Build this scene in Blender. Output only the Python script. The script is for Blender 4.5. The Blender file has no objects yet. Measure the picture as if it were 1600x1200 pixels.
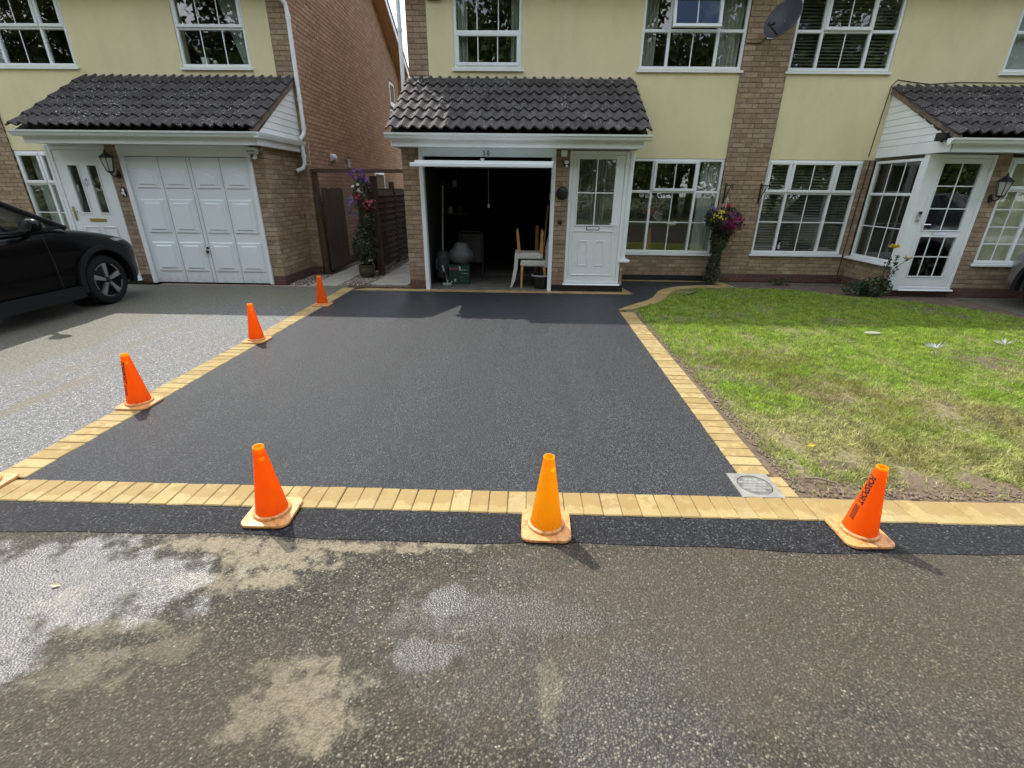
import bpy, bmesh, math, random
import numpy as np
from mathutils import Vector, Matrix, noise as mnoise
random.seed(7)
rng = np.random.default_rng(11)
sc = bpy.context.scene
COL = sc.collection
rad = math.radians

# ------------------------------------------------------------------ camera
cam_d = bpy.data.cameras.new('camera')
cam = bpy.data.objects.new('camera', cam_d)
COL.objects.link(cam)
sc.camera = cam
FPX, PITCH, ROLL = 727.0, math.atan(303 / 727.0), 0.0115
YAW = math.atan(16.5 * math.cos(PITCH) / 727.0)
_F = Vector((-math.sin(YAW) * math.cos(PITCH), math.cos(YAW) * math.cos(PITCH), -math.sin(PITCH)))
_R0 = Vector((math.cos(YAW), math.sin(YAW), 0))
_U0 = _R0.cross(_F)
_R = _R0 * math.cos(ROLL) + _U0 * math.sin(ROLL)
_U = _U0 * math.cos(ROLL) - _R0 * math.sin(ROLL)
CAM = Vector((0, 0, 1.6))
cam.matrix_world = Matrix(((_R.x, _U.x, -_F.x, CAM.x), (_R.y, _U.y, -_F.y, CAM.y), (_R.z, _U.z, -_F.z, CAM.z), (0, 0, 0, 1)))
cam_d.sensor_width = 36.0
cam_d.lens = 36.0 * FPX / 1600.0
cam_d.clip_start = 0.05
cam_d.clip_end = 2000.0


def proj(p):
    v = Vector(p) - CAM
    z = v.dot(_F)
    if z < 0.05:
        return None
    return (800 + FPX * v.dot(_R) / z, 600 - FPX * v.dot(_U) / z, z)


# ------------------------------------------------------------------ light
SUN_EL, SUN_AZ = rad(52.0), rad(-40.0)      # azimuth from +Y, towards -X
EXPOSURE = 0.9
world = bpy.data.worlds.new('World')
sc.world = world
world.use_nodes = True
wn, wl = world.node_tree.nodes, world.node_tree.links
wn.clear()
w_out = wn.new('ShaderNodeOutputWorld')
w_bg = wn.new('ShaderNodeBackground')
w_sky = wn.new('ShaderNodeTexSky')
w_sky.sky_type = 'NISHITA'
w_sky.sun_disc = False
w_sky.sun_elevation = SUN_EL
w_sky.sun_rotation = SUN_AZ
w_sky.air_density = 1.0
w_sky.dust_density = 1.5
w_bg.inputs['Strength'].default_value = 0.15
# broken white cloud over the whole sky
w_tc = wn.new('ShaderNodeTexCoord')
w_map = wn.new('ShaderNodeMapping')
w_map.inputs['Scale'].default_value = (1.0, 1.0, 2.2)
w_noi = wn.new('ShaderNodeTexNoise')
w_noi.inputs['Scale'].default_value = 2.6
w_noi.inputs['Detail'].default_value = 7.0
w_noi.inputs['Roughness'].default_value = 0.58
w_rmp = wn.new('ShaderNodeMapRange')
w_rmp.inputs['From Min'].default_value = 0.40
w_rmp.inputs['From Max'].default_value = 0.60
w_mix = wn.new('ShaderNodeMix')
w_mix.data_type = 'RGBA'
w_mix.inputs['B'].default_value = (9.6, 9.9, 10.3, 1)
wl.new(w_tc.outputs['Generated'], w_map.inputs['Vector'])
wl.new(w_map.outputs['Vector'], w_noi.inputs['Vector'])
wl.new(w_noi.outputs['Fac'], w_rmp.inputs['Value'])
wl.new(w_rmp.outputs['Result'], w_mix.inputs['Factor'])
wl.new(w_sky.outputs['Color'], w_mix.inputs['A'])
wl.new(w_mix.outputs['Result'], w_bg.inputs['Color'])
wl.new(w_bg.outputs['Background'], w_out.inputs['Surface'])

sun_d = bpy.data.lights.new('sun', 'SUN')
sun_d.energy = 2.75
sun_d.angle = rad(0.55)
sun_d.color = (1.0, 0.955, 0.88)
sun = bpy.data.objects.new('sun', sun_d)
COL.objects.link(sun)
_S = Vector((math.sin(SUN_AZ) * math.cos(SUN_EL), math.cos(SUN_AZ) * math.cos(SUN_EL), math.sin(SUN_EL)))
sun.rotation_euler = _S.to_track_quat('Z', 'Y').to_euler()
sun.location = _S * 60
sc.view_settings.view_transform = 'Standard'
sc.view_settings.look = 'None'
sc.view_settings.exposure = EXPOSURE
sc.view_settings.gamma = 1.0
sc.view_settings.use_curve_mapping = False
sc.render.engine = 'CYCLES'
sc.cycles.use_denoising = True
sc.cycles.max_bounces = 8
sc.cycles.transparent_max_bounces = 16
sc.cycles.sample_clamp_indirect = 6.0

# ------------------------------------------------------------------ materials
class NT:
    def __init__(self, name):
        self.m = bpy.data.materials.new(name)
        self.m.use_nodes = True
        self.n, self.l = self.m.node_tree.nodes, self.m.node_tree.links
        self.b = self.n['Principled BSDF']
        self.out = self.n['Material Output']
        self._tc = None

    def add(self, t, **kw):
        nd = self.n.new(t)
        for k, v in kw.items():
            setattr(nd, k, v)
        return nd

    def obj(self):
        if self._tc is None:
            self._tc = self.add('ShaderNodeNewGeometry')
        return self._tc.outputs['Position']

    def link(self, a, b):
        self.l.new(a, b)

    def noise(self, scale, detail=4, rough=0.55, vec=None, stretch=None, distort=0.0):
        nd = self.add('ShaderNodeTexNoise')
        nd.inputs['Scale'].default_value = scale
        nd.inputs['Detail'].default_value = detail
        nd.inputs['Roughness'].default_value = rough
        nd.inputs['Distortion'].default_value = distort
        v = vec or self.obj()
        if stretch:
            mp = self.add('ShaderNodeMapping')
            mp.inputs['Scale'].default_value = stretch
            self.link(v, mp.inputs['Vector'])
            v = mp.outputs['Vector']
        self.link(v, nd.inputs['Vector'])
        return nd.outputs['Fac']

    def voro(self, scale, feature='F1', out='Distance', vec=None):
        nd = self.add('ShaderNodeTexVoronoi', feature=feature)
        nd.inputs['Scale'].default_value = scale
        self.link(vec or self.obj(), nd.inputs['Vector'])
        return nd.outputs[out]

    def ramp(self, fac, stops):
        nd = self.add('ShaderNodeValToRGB')
        e = nd.color_ramp.elements
        while len(e) < len(stops):
            e.new(0.5)
        for i, (p, c) in enumerate(stops):
            e[i].position = p
            e[i].color = (c[0], c[1], c[2], 1) if hasattr(c, '__len__') else (c, c, c, 1)
        self.link(fac, nd.inputs['Fac'])
        return nd.outputs['Color']

    def rng(self, v, a, b, c=0.0, d=1.0, smooth=False):
        nd = self.add('ShaderNodeMapRange')
        if smooth:
            nd.interpolation_type = 'SMOOTHSTEP'
        self.link(v, nd.inputs['Value'])
        for k, x in zip(('From Min', 'From Max', 'To Min', 'To Max'), (a, b, c, d)):
            nd.inputs[k].default_value = x
        return nd.outputs['Result']

    def mix(self, fac, a, b, blend='MIX'):
        nd = self.add('ShaderNodeMix', data_type='RGBA', blend_type=blend)
        for k, x in (('Factor', fac), ('A', a), ('B', b)):
            if hasattr(x, 'links'):
                self.link(x, nd.inputs[k])
            elif k == 'Factor':
                nd.inputs[k].default_value = x
            else:
                nd.inputs[k].default_value = (x[0], x[1], x[2], 1)
        return nd.outputs['Result']

    def math(self, op, a, b=None):
        nd = self.add('ShaderNodeMath', operation=op)
        for i, x in enumerate((a, b)):
            if x is None:
                continue
            if hasattr(x, 'links'):
                self.link(x, nd.inputs[i])
            else:
                nd.inputs[i].default_value = x
        return nd.outputs[0]

    def rand(self):
        g = self.add('ShaderNodeNewGeometry')
        o = self.add('ShaderNodeObjectInfo')
        s = self.math('ADD', g.outputs['Random Per Island'], o.outputs['Random'])
        return self.math('FRACT', s)

    def color(self, c):
        if hasattr(c, 'links'):
            self.link(c, self.b.inputs['Base Color'])
        else:
            self.b.inputs['Base Color'].default_value = (c[0], c[1], c[2], 1)

    def rough(self, r):
        if hasattr(r, 'links'):
            self.link(r, self.b.inputs['Roughness'])
        else:
            self.b.inputs['Roughness'].default_value = r

    def bump(self, h, strength=0.3, dist=0.01):
        nd = self.add('ShaderNodeBump')
        nd.inputs['Strength'].default_value = strength
        nd.inputs['Distance'].default_value = dist
        self.link(h, nd.inputs['Height'])
        self.link(nd.outputs['Normal'], self.b.inputs['Normal'])
        return nd


MAT = {}


def simple(name, c, rough=0.5, var=0.0, scale=8.0, metal=0.0, bump=0.0, bscale=60.0, spec=None, coat=0.0, dirt=0.0):
    t = NT(name)
    if var > 0:
        n = t.noise(scale, 5)
        col = t.ramp(n, [(0.25, [x * (1 - var) for x in c]), (0.75, [min(1, x * (1 + var)) for x in c])])
    else:
        col = c
    if dirt > 0:
        d = t.rng(t.noise(3.0, 6, 0.65), 0.5, 0.75, 0, dirt)
        col = t.mix(d, col, (0.22, 0.2, 0.15))
    t.color(col)
    t.rough(rough)
    t.b.inputs['Metallic'].default_value = metal
    if spec is not None:
        t.b.inputs['Specular IOR Level'].default_value = spec
    if coat:
        t.b.inputs['Coat Weight'].default_value = coat
        t.b.inputs['Coat Roughness'].default_value = 0.03
    if bump > 0:
        t.bump(t.noise(bscale, 3), bump, 0.004)
    MAT[name] = t.m
    return t.m


def brick_mat(name, cols, dark=0.55):
    t = NT(name)
    r = t.rand()
    k = len(cols)
    base = t.ramp(r, [((i + 0.5) / k, c) for i, c in enumerate(cols)])
    n = t.noise(38, 5, 0.65)
    base = t.mix(t.rng(n, 0.35, 0.75, 0, 0.55), base, [x * dark for x in cols[0]])
    n2 = t.noise(9, 3)
    base = t.mix(t.rng(n2, 0.5, 0.75, 0, 0.35), base, [min(1, x * 1.35) for x in cols[-1]])
    big = t.noise(0.7, 4)
    base = t.mix(t.rng(big, 0.45, 0.75, 0, 0.30), base, (0.11, 0.085, 0.06))
    t.color(base)
    t.rough(0.88)
    t.bump(t.noise(120, 4, 0.7), 0.5, 0.004)
    MAT[name] = t.m


brick_mat('brick_buff', [(0.28, 0.19, 0.115), (0.345, 0.24, 0.145), (0.40, 0.29, 0.178), (0.30, 0.205, 0.13), (0.43, 0.32, 0.205)])
brick_mat('brick_brown', [(0.42, 0.255, 0.16), (0.50, 0.31, 0.195), (0.38, 0.225, 0.145), (0.55, 0.36, 0.235), (0.46, 0.285, 0.18)])
brick_mat('brick_red', [(0.115, 0.05, 0.038), (0.145, 0.066, 0.05), (0.10, 0.045, 0.037)])
simple('mortar', (0.21, 0.165, 0.12), 0.95, 0.25, 20, bump=0.4, bscale=150)
simple('black_bitumen', (0.008, 0.008, 0.009), 0.45, 0.3, 20)
t = NT('cream_render')
n = t.noise(1.3, 6, 0.6)
c = t.ramp(n, [(0.3, (0.70, 0.625, 0.365)), (0.7, (0.76, 0.68, 0.41))])
st = t.rng(t.noise(2.6, 7, 0.72, stretch=(1.2, 1.2, 0.55)), 0.46, 0.78, 0, 0.40)
c = t.mix(st, c, (0.53, 0.48, 0.29))
t.color(c); t.rough(0.9)
t.bump(t.noise(95, 5, 0.75), 0.6, 0.006)
MAT['render'] = t.m
t = NT('white_upvc')
n = t.noise(2.5, 6, 0.65)
t.color(t.ramp(n, [(0.3, (0.82, 0.85, 0.84)), (0.72, (0.74, 0.77, 0.755))]))
t.rough(0.32)
MAT['upvc'] = t.m
t = NT('white_painted_metal_door')
zz = t.add('ShaderNodeSeparateXYZ'); t.link(t.obj(), zz.inputs[0])
low = t.rng(zz.outputs['Z'], 0.02, 0.22, 1, 0)
dirt = t.math('MULTIPLY', low, t.rng(t.noise(9, 5, 0.7), 0.35, 0.7, 0, 0.7))
t.color(t.mix(dirt, (0.76, 0.81, 0.81), (0.36, 0.34, 0.26)))
t.rough(0.35)
MAT['garage_paint'] = t.m
simple('upvc_dirty', (0.70, 0.70, 0.66), 0.4, 0.08, 3, dirt=0.25)
simple('bargeboard_white', (0.8, 0.8, 0.78), 0.4)
simple('tan_soffit', (0.42, 0.24, 0.12), 0.6, 0.1)
# glass: clear sheet with strong fresnel reflection
t = NT('window_glass')
gl = t.add('ShaderNodeBsdfGlossy'); gl.inputs['Roughness'].default_value = 0.0
tr = t.add('ShaderNodeBsdfTransparent'); tr.inputs['Color'].default_value = (0.86, 0.89, 0.87, 1)
fr = t.add('ShaderNodeFresnel'); fr.inputs['IOR'].default_value = 2.15
bkf = t.add('ShaderNodeNewGeometry')
frv = t.math('MULTIPLY', fr.outputs[0], t.math('SUBTRACT', 1.0, bkf.outputs['Backfacing']))
mx = t.add('ShaderNodeMixShader')
t.link(frv, mx.inputs[0]); t.link(tr.outputs[0], mx.inputs[1]); t.link(gl.outputs[0], mx.inputs[2])
bm_ = t.add('ShaderNodeBump'); bm_.inputs['Strength'].default_value = 0.02; bm_.inputs['Distance'].default_value = 0.02
t.link(t.noise(2.3, 1), bm_.inputs['Height']); t.link(bm_.outputs['Normal'], gl.inputs['Normal'])
t.link(mx.outputs[0], t.out.inputs['Surface'])
MAT['glass'] = t.m
simple('room_wall', (0.20, 0.185, 0.165), 0.9)
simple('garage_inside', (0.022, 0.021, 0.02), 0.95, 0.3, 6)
simple('concrete_floor', (0.12, 0.11, 0.09), 0.9, 0.3, 5, bump=0.2)
# roof tiles with lichen
t = NT('roof_tile')
r = t.rand()
c = t.ramp(r, [(0.1, (0.026, 0.022, 0.022)), (0.5, (0.037, 0.032, 0.031)), (0.9, (0.052, 0.044, 0.042))])
n = t.noise(28, 5, 0.7)
c = t.mix(t.rng(n, 0.45, 0.75, 0, 0.5), c, (0.070, 0.062, 0.058))
lm = t.math('MULTIPLY', t.rng(t.noise(48, 3, 0.65), 0.605, 0.655), t.rng(t.noise(2.4, 3), 0.43, 0.58))
c = t.mix(lm, c, (0.55, 0.54, 0.50))
t.color(c); t.rough(0.82)
t.bump(t.noise(180, 3, 0.7), 0.35, 0.003)
MAT['roof_tile'] = t.m
simple('mortar_verge', (0.16, 0.12, 0.085), 0.95, 0.5, 12, bump=0.5)
simple('lead_flashing', (0.30, 0.29, 0.25), 0.7, 0.15, 8)


def blob(t, spots, warp=0.5, wscale=3.0, soft=0.25):
    """soft mask (0..1) of stains: ellipses (x, y, rx, ry) with noisy outline on the ground"""
    sep = t.add('ShaderNodeSeparateXYZ'); t.link(t.obj(), sep.inputs[0])
    nz = t.rng(t.noise(wscale, 6, 0.62), 0.25, 0.75, -warp, warp)
    res = None
    for (x, y, rx, ry, *a) in spots:
        dx = t.math('MULTIPLY', t.math('SUBTRACT', sep.outputs['X'], x), 1 / rx)
        dy = t.math('MULTIPLY', t.math('SUBTRACT', sep.outputs['Y'], y), 1 / ry)
        d = t.math('SQRT', t.math('ADD', t.math('MULTIPLY', dx, dx), t.math('MULTIPLY', dy, dy)))
        d = t.math('ADD', d, nz)
        m = t.rng(d, 1.0 + soft, 1.0 - soft, 0, a[0] if a else 1.0, smooth=True)
        res = m if res is None else t.math('MAXIMUM', res, m)
    return res


def asphalt(name, stone, binder, scale, rough, bump, extra=None, spk=0.5, grain=0.65):
    t = NT(name)
    d = t.voro(scale)
    cr = t.voro(scale, out='Color')
    hs = t.add('ShaderNodeSeparateColor'); t.link(cr, hs.inputs[0])
    stonec = t.ramp(hs.outputs[0], [(0.05, [x * 0.5 for x in stone]), (0.45, [x * 0.85 for x in stone]), (0.80, [x * 1.15 for x in stone]), (0.98, [min(1, x * (1.5 + spk)) for x in stone])])
    c = t.mix(t.rng(d, 0.30, 0.68), stonec, binder)
    g1 = t.add('ShaderNodeSeparateColor'); t.link(t.voro(scale * 1.15, out='Color'), g1.inputs[0])
    g2 = t.noise(scale * 0.55, 4, 0.75)
    gm = t.math('MULTIPLY', t.rng(g1.outputs[0], 0, 1, 1 - grain, 1 + grain * 1.1), t.rng(g2, 0.3, 0.7, 1 - grain * .6, 1 + grain * .6))
    g3 = t.noise(36, 4, 0.7)
    gm = t.math('MULTIPLY', gm, t.rng(g3, 0.3, 0.7, 1 - grain * .6, 1 + grain * .6))
    cc = t.add('ShaderNodeCombineColor')
    for k_ in range(3):
        t.link(gm, cc.inputs[k_])
    c = t.mix(1.0, c, cc.outputs[0], 'MULTIPLY')
    big = t.noise(0.9, 6, 0.62)
    c = t.mix(t.rng(big, 0.35, 0.7, 0, 0.35), c, [x * 0.62 for x in stone])
    mid = t.noise(7.0, 5, 0.6)
    c = t.mix(t.rng(mid, 0.40, 0.75, 0, 0.30), c, [x * 0.66 for x in stone])
    t.b.inputs['Specular IOR Level'].default_value = 0.28
    h = t.math('ADD', t.rng(d, 0.0, 0.75, 1, 0), t.math('MULTIPLY', t.noise(scale * 1.1, 4, 0.75), 1.3))
    bp = t.bump(h, bump, 0.005)
    ro = rough
    if extra:
        c, ro = extra(t, c, d, bp)
    t.color(c); t.rough(ro)
    MAT[name] = t.m


def wet_coat(t, wet, rough, d):
    """thin film of water: a smoother coat over the stones"""
    t.link(wet, t.b.inputs['Coat Weight'])
    t.b.inputs['Coat Roughness'].default_value = rough
    nb = t.add('ShaderNodeBump'); nb.inputs['Strength'].default_value = 0.5; nb.inputs['Distance'].default_value = 0.004
    t.link(t.math('ADD', t.rng(d, 0.0, 0.7, 1, 0), t.noise(110, 4, 0.75)), nb.inputs['Height'])
    t.link(nb.outputs['Normal'], t.b.inputs['Coat Normal'])


def road_extra(t, c, d, bp):
    dry = blob(t, [(-1.45, 1.75, .32, .05), (-1.15, 1.68, .26, .09), (-1.12, 1.55, .13, .06), (-0.95, 1.76, .5, .03), (-1.38, 1.52, .2, .05, .8), (-0.37, 1.785, .17, .022), (-0.72, 1.06, .14, .10), (-0.64, 0.97, .10, .08), (-0.87, .98, .07, .09, .8), (-0.85, 1.14, .10, .04, .6),
                   (-1.55, 1.10, .14, .07, .6), (-1.9, 1.40, .07, .06, .8), (-2.0, 1.15, .12, .06, .6), (-1.3, 1.2, .10, .05, .4), (0.13, 1.10, .05, .09, .45), (2.4, 1.70, .06, .04, .5), (-1.62, 1.28, .25, .04, .5)], 1.15, 14.0, 0.50)
    gaps = t.rng(d, 0.15, 0.6)
    fine = t.rng(t.noise(240, 3, 0.75), 0.3, 0.75)
    sand = t.mix(fine, (0.33, 0.285, 0.19), (0.20, 0.165, 0.105))
    c = t.mix(t.math('MULTIPLY', dry, t.rng(t.noise(70, 4, 0.7), 0.3, 0.6, 0.30, 0.92)), c, sand)
    mud = blob(t, [(1.5, 1.45, 1.6, 0.5, 0.9), (2.3, 1.0, 1.0, 0.6, 0.8), (-0.3, 1.15, 0.5, 0.3, 0.5), (-1.2, 1.0, 0.9, 0.3, 0.6)], 0.6, 3.0, 0.5)
    c = t.mix(t.math('MULTIPLY', mud, 0.55), c, (0.085, 0.066, 0.042))
    wet = blob(t, [(-2.05, 1.48, 0.62, 0.24), (-1.62, 1.55, 0.26, 0.13), (-2.2, 1.2, 0.45, 0.20), (-0.28, 1.44, 0.13, 0.09, 0.75), (-0.05, 1.40, 0.42, 0.11, 0.4), (-0.33, 1.22, 0.13, 0.07, 0.6), (0.3, 1.3, 0.8, 0.4, 0.16), (0.42, 0.88, 0.30, 0.4, 0.30), (1.3, 0.95, 0.4, 0.25, 0.12)], 0.75, 7.0, 0.26)
    c = t.mix(t.math('MULTIPLY', wet, 0.45), c, (0.05, 0.05, 0.05))
    wet_coat(t, wet, 0.26, d)
    return c, 0.68


asphalt('road_asphalt', (0.100, 0.088, 0.062), (0.018, 0.015, 0.011), 110, 0.68, 0.8, road_extra, 0.8, 0.80)


def drive_extra(t, c, d, bp):
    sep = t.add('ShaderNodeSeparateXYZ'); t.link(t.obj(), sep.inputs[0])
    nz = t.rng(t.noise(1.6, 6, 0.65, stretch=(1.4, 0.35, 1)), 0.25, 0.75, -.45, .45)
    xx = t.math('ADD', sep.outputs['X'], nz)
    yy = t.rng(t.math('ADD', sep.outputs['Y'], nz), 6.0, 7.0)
    olive = t.math('MAXIMUM', t.rng(xx, -4.55, -4.85), yy)        # mossy olive band on the car side; same tone towards the house
    trk = blob(t, [(-3.92, 3.1, .06, 1.1, 1.0), (-3.80, 3.9, .04, .5, .6), (-4.25, 4.8, .07, 1.5, .6), (-3.5, 5.6, .05, 1.0, .5), (-4.6, 7.35, .9, .12, .8), (-5.5, 7.6, .5, .15, .7), (-3.9, 7.0, .5, .06, .6)], 0.6, 5.0, 0.5)
    dull = t.math('MAXIMUM', olive, trk)
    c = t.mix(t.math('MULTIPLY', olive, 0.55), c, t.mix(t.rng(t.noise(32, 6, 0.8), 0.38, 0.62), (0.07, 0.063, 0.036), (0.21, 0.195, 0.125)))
    c = t.mix(t.math('MULTIPLY', trk, 0.7), c, (0.15, 0.125, 0.08))
    n = t.add('ShaderNodeMath', operation='SUBTRACT'); n.inputs[0].default_value = 1.0; t.link(dull, n.inputs[1])
    n.use_clamp = True
    wet_coat(t, t.math('MULTIPLY', n.outputs[0], 0.17), 0.42, d)
    return c, 0.6


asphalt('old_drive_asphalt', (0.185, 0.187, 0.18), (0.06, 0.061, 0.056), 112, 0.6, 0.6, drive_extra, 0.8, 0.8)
def tarmac_extra(t, c, d, bp):
    roll = t.noise(0.55, 4, 0.55, stretch=(1.0, 0.5, 1))
    ro = t.rng(roll, 0.35, 0.65, 0.40, 0.54)
    lane = t.rng(t.noise(1.3, 3, 0.5, stretch=(2.2, 0.16, 1)), 0.42, 0.60)
    c = t.mix(t.math('MULTIPLY', lane, 0.28), c, (0.022, 0.023, 0.025))
    return c, ro


asphalt('new_tarmac', (0.062, 0.066, 0.070), (0.008, 0.0085, 0.0095), 128, 0.46, 0.7, tarmac_extra, 0.6, 0.74)
asphalt('fresh_tarmac_edge', (0.032, 0.0335, 0.037), (0.005, 0.005, 0.006), 98, 0.70, 0.9, None, 1.2, 0.85)
t = NT('paver_buff')
r = t.rand()
c = t.ramp(r, [(0.1, (0.315, 0.228, 0.085)), (0.45, (0.375, 0.278, 0.108)), (0.75, (0.345, 0.262, 0.112)), (0.95, (0.39, 0.30, 0.13))])
r2 = t.math('FRACT', t.math('MULTIPLY', r, 7.31))
nzp = t.noise(13, 6, 0.68)
w1 = t.rng(t.math('ADD', nzp, t.rng(r2, 0, 1, -0.10, 0.10)), 0.49, 0.55)
sep = t.add('ShaderNodeSeparateXYZ'); t.link(t.obj(), sep.inputs[0])
frontrow = t.rng(sep.outputs['Y'], 2.24, 2.26, 1, 0)            # the row by the road has dried along its outer edge only
yd = t.math('ADD', sep.outputs['Y'], t.rng(nzp, 0.3, 0.7, -0.05, 0.05))
w2 = t.math('MULTIPLY', t.rng(yd, 2.09, 2.115), t.rng(t.math('ADD', nzp, t.rng(r2, 0, 1, -0.12, 0.12)), 0.40, 0.48))
w = t.mix(frontrow, w1, w2)
c = t.mix(t.math('MULTIPLY', w, 0.72), c, (0.265, 0.168, 0.052))
c = t.mix(t.rng(t.noise(120, 3, 0.7), 0.45, 0.75, 0, 0.55), c, (0.22, 0.165, 0.075))
t.color(c); t.rough(0.85)
t.bump(t.noise(200, 3, 0.7), 0.35, 0.003)
MAT['paver'] = t.m
simple('paver_pink', (0.24, 0.17, 0.14), 0.9, 0.3, 10, bump=0.3)
simple('paving_slab', (0.33, 0.31, 0.26), 0.9, 0.25, 6, bump=0.25, dirt=0.4)
simple('sandy_joint', (0.19, 0.14, 0.075), 0.95, 0.2, 30)
simple('soil', (0.105, 0.075, 0.05), 0.97, 0.5, 9, bump=0.9, bscale=45)
t = NT('thatch')
n = t.noise(30, 5, 0.7)
c = t.ramp(n, [(0.3, (0.07, 0.055, 0.028)), (0.5, (0.17, 0.145, 0.065)), (0.75, (0.30, 0.26, 0.12))])
sep = t.add('ShaderNodeSeparateXYZ'); t.link(t.obj(), sep.inputs[0])
edge_ = t.math('MAXIMUM', t.rng(t.math('ADD', sep.outputs['Y'], t.rng(t.noise(6, 5, 0.7), 0.3, 0.7, -.18, .18)), 2.40, 2.52, 1, 0), t.rng(t.math('ADD', sep.outputs['X'], t.rng(t.noise(6, 5, 0.7), 0.3, 0.7, -.07, .07)), 1.66, 1.74, 1, 0))
c = t.mix(edge_, c, t.ramp(t.noise(40, 4, 0.7), [(0.3, (0.07, 0.048, 0.03)), (0.7, (0.20, 0.145, 0.095))]))
t.color(c); t.rough(0.97); t.bump(t.noise(50, 4, 0.7), 0.8, 0.012)
MAT['thatch'] = t.m
simple('crumb', (0.19, 0.14, 0.095), 0.95, 0.5, 60)
simple('far_ground', (0.075, 0.095, 0.035), 0.97, 0.4, 1.2)
t = NT('pebbles')
r = t.rand()
t.color(t.ramp(r, [(0.1, (0.10, 0.085, 0.07)), (0.4, (0.22, 0.18, 0.14)), (0.7, (0.32, 0.27, 0.21)), (0.95, (0.5, 0.46, 0.4))]))
t.rough(0.8)
MAT['pebbles'] = t.m
t = NT('slate_chips')
r = t.rand()
t.color(t.ramp(r, [(0.1, (0.035, 0.033, 0.04)), (0.5, (0.08, 0.07, 0.075)), (0.95, (0.17, 0.15, 0.14))]))
t.rough(0.7)
MAT['slate'] = t.m
# grass: green to straw, by patches
t = NT('grass_blades')
r = t.rand()
green = t.ramp(r, [(0.05, (0.17, 0.26, 0.028)), (0.5, (0.30, 0.46, 0.05)), (0.95, (0.46, 0.60, 0.09))])
straw = t.ramp(r, [(0.05, (0.28, 0.25, 0.085)), (0.5, (0.52, 0.48, 0.19)), (0.95, (0.72, 0.66, 0.34))])
sep = t.add('ShaderNodeSeparateXYZ'); t.link(t.obj(), sep.inputs[0])
yy = t.rng(sep.outputs['Y'], 2.2, 5.4, 0.20, -0.12)
nn = t.math('ADD', t.noise(1.5, 5, 0.6), yy)
dry = t.rng(nn, 0.50, 0.68)
dry = t.math('MULTIPLY', dry, t.rng(r, 0.0, 1.0, 0.55, 1.0))
c = t.mix(dry, green, straw)
mott = t.rng(t.noise(8.5, 5, 0.7), 0.38, 0.66, 0.62, 1.38)
mm_ = t.add('ShaderNodeCombineColor')
for k_ in range(3):
    t.link(mott, mm_.inputs[k_])
c = t.mix(1.0, c, mm_.outputs[0], 'MULTIPLY')
sp = blob(t, [(2.5, 4.6, 0.6, 0.35, 0.7), (2.75, 3.9, 0.45, 0.3, 0.8), (3.4, 3.3, 0.8, 0.3, 0.6), (2.6, 2.75, .5, .2, .5), (4.2, 2.8, .8, .25, .6), (2.2, 8.1, 0.35, 0.25, 0.5)], 1.0, 3.5, 0.5)
c = t.mix(t.math('MULTIPLY', sp, 0.6), c, (0.22, 0.15, 0.05))
t.color(c); t.rough(0.55)
tl = t.add('ShaderNodeBsdfTranslucent'); t.link(c, tl.inputs['Color'])
mx = t.add('ShaderNodeMixShader'); mx.inputs[0].default_value = 0.55
t.link(t.b.outputs[0], mx.inputs[1]); t.link(tl.outputs[0], mx.inputs[2]); t.link(mx.outputs[0], t.out.inputs['Surface'])
MAT['grass'] = t.m


def leafy(name, cols, transl=0.3, rough=0.45):
    t = NT(name)
    r = t.rand()
    k = len(cols)
    c = t.ramp(r, [((i + 0.5) / k, x) for i, x in enumerate(cols)])
    t.color(c); t.rough(rough)
    tl = t.add('ShaderNodeBsdfTranslucent'); t.link(c, tl.inputs['Color'])
    mx = t.add('ShaderNodeMixShader'); mx.inputs[0].default_value = transl
    t.link(t.b.outputs[0], mx.inputs[1]); t.link(tl.outputs[0], mx.inputs[2]); t.link(mx.outputs[0], t.out.inputs['Surface'])
    MAT[name] = t.m


leafy('tree_leaves', [(0.035, 0.068, 0.012), (0.07, 0.115, 0.02), (0.12, 0.17, 0.035), (0.05, 0.085, 0.02)])
leafy('dark_leaves', [(0.020, 0.045, 0.014), (0.035, 0.065, 0.02), (0.05, 0.09, 0.03)])
leafy('ivy_leaves', [(0.03, 0.055, 0.022), (0.055, 0.085, 0.035), (0.10, 0.13, 0.065)])
leafy('petal_magenta', [(0.20, 0.01, 0.10), (0.30, 0.02, 0.16), (0.13, 0.012, 0.05)])
leafy('petal_yellow', [(0.60, 0.46, 0.03), (0.7, 0.56, 0.06)])
leafy('petal_red', [(0.50, 0.015, 0.03), (0.4, 0.02, 0.05)])
leafy('petal_purple', [(0.18, 0.04, 0.36), (0.26, 0.07, 0.45)])
leafy('petal_blue', [(0.14, 0.15, 0.42), (0.2, 0.2, 0.48)])
leafy('petal_white', [(0.75, 0.75, 0.72), (0.68, 0.68, 0.66)])
leafy('petal_pink', [(0.55, 0.10, 0.15), (0.45, 0.06, 0.10)])
leafy('petal_cream', [(0.72, 0.62, 0.42), (0.7, 0.58, 0.36)])
simple('bark', (0.07, 0.055, 0.04), 0.95, 0.4, 14, bump=0.6)
t = NT('dark_stained_wood')
n = t.noise(26, 4, 0.6, stretch=(1, 1, 0.08))
t.color(t.ramp(n, [(0.3, (0.050, 0.030, 0.019)), (0.7, (0.11, 0.064, 0.038))]))
t.rough(0.75)
t.bump(t.noise(60, 3, 0.6, stretch=(1, 1, 0.08)), 0.35, 0.004)
MAT['dark_wood'] = t.m
simple('black_iron', (0.010, 0.010, 0.011), 0.45)
simple('black_plastic', (0.012, 0.012, 0.013), 0.4)
simple('grey_plastic', (0.30, 0.31, 0.32), 0.4)
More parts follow.
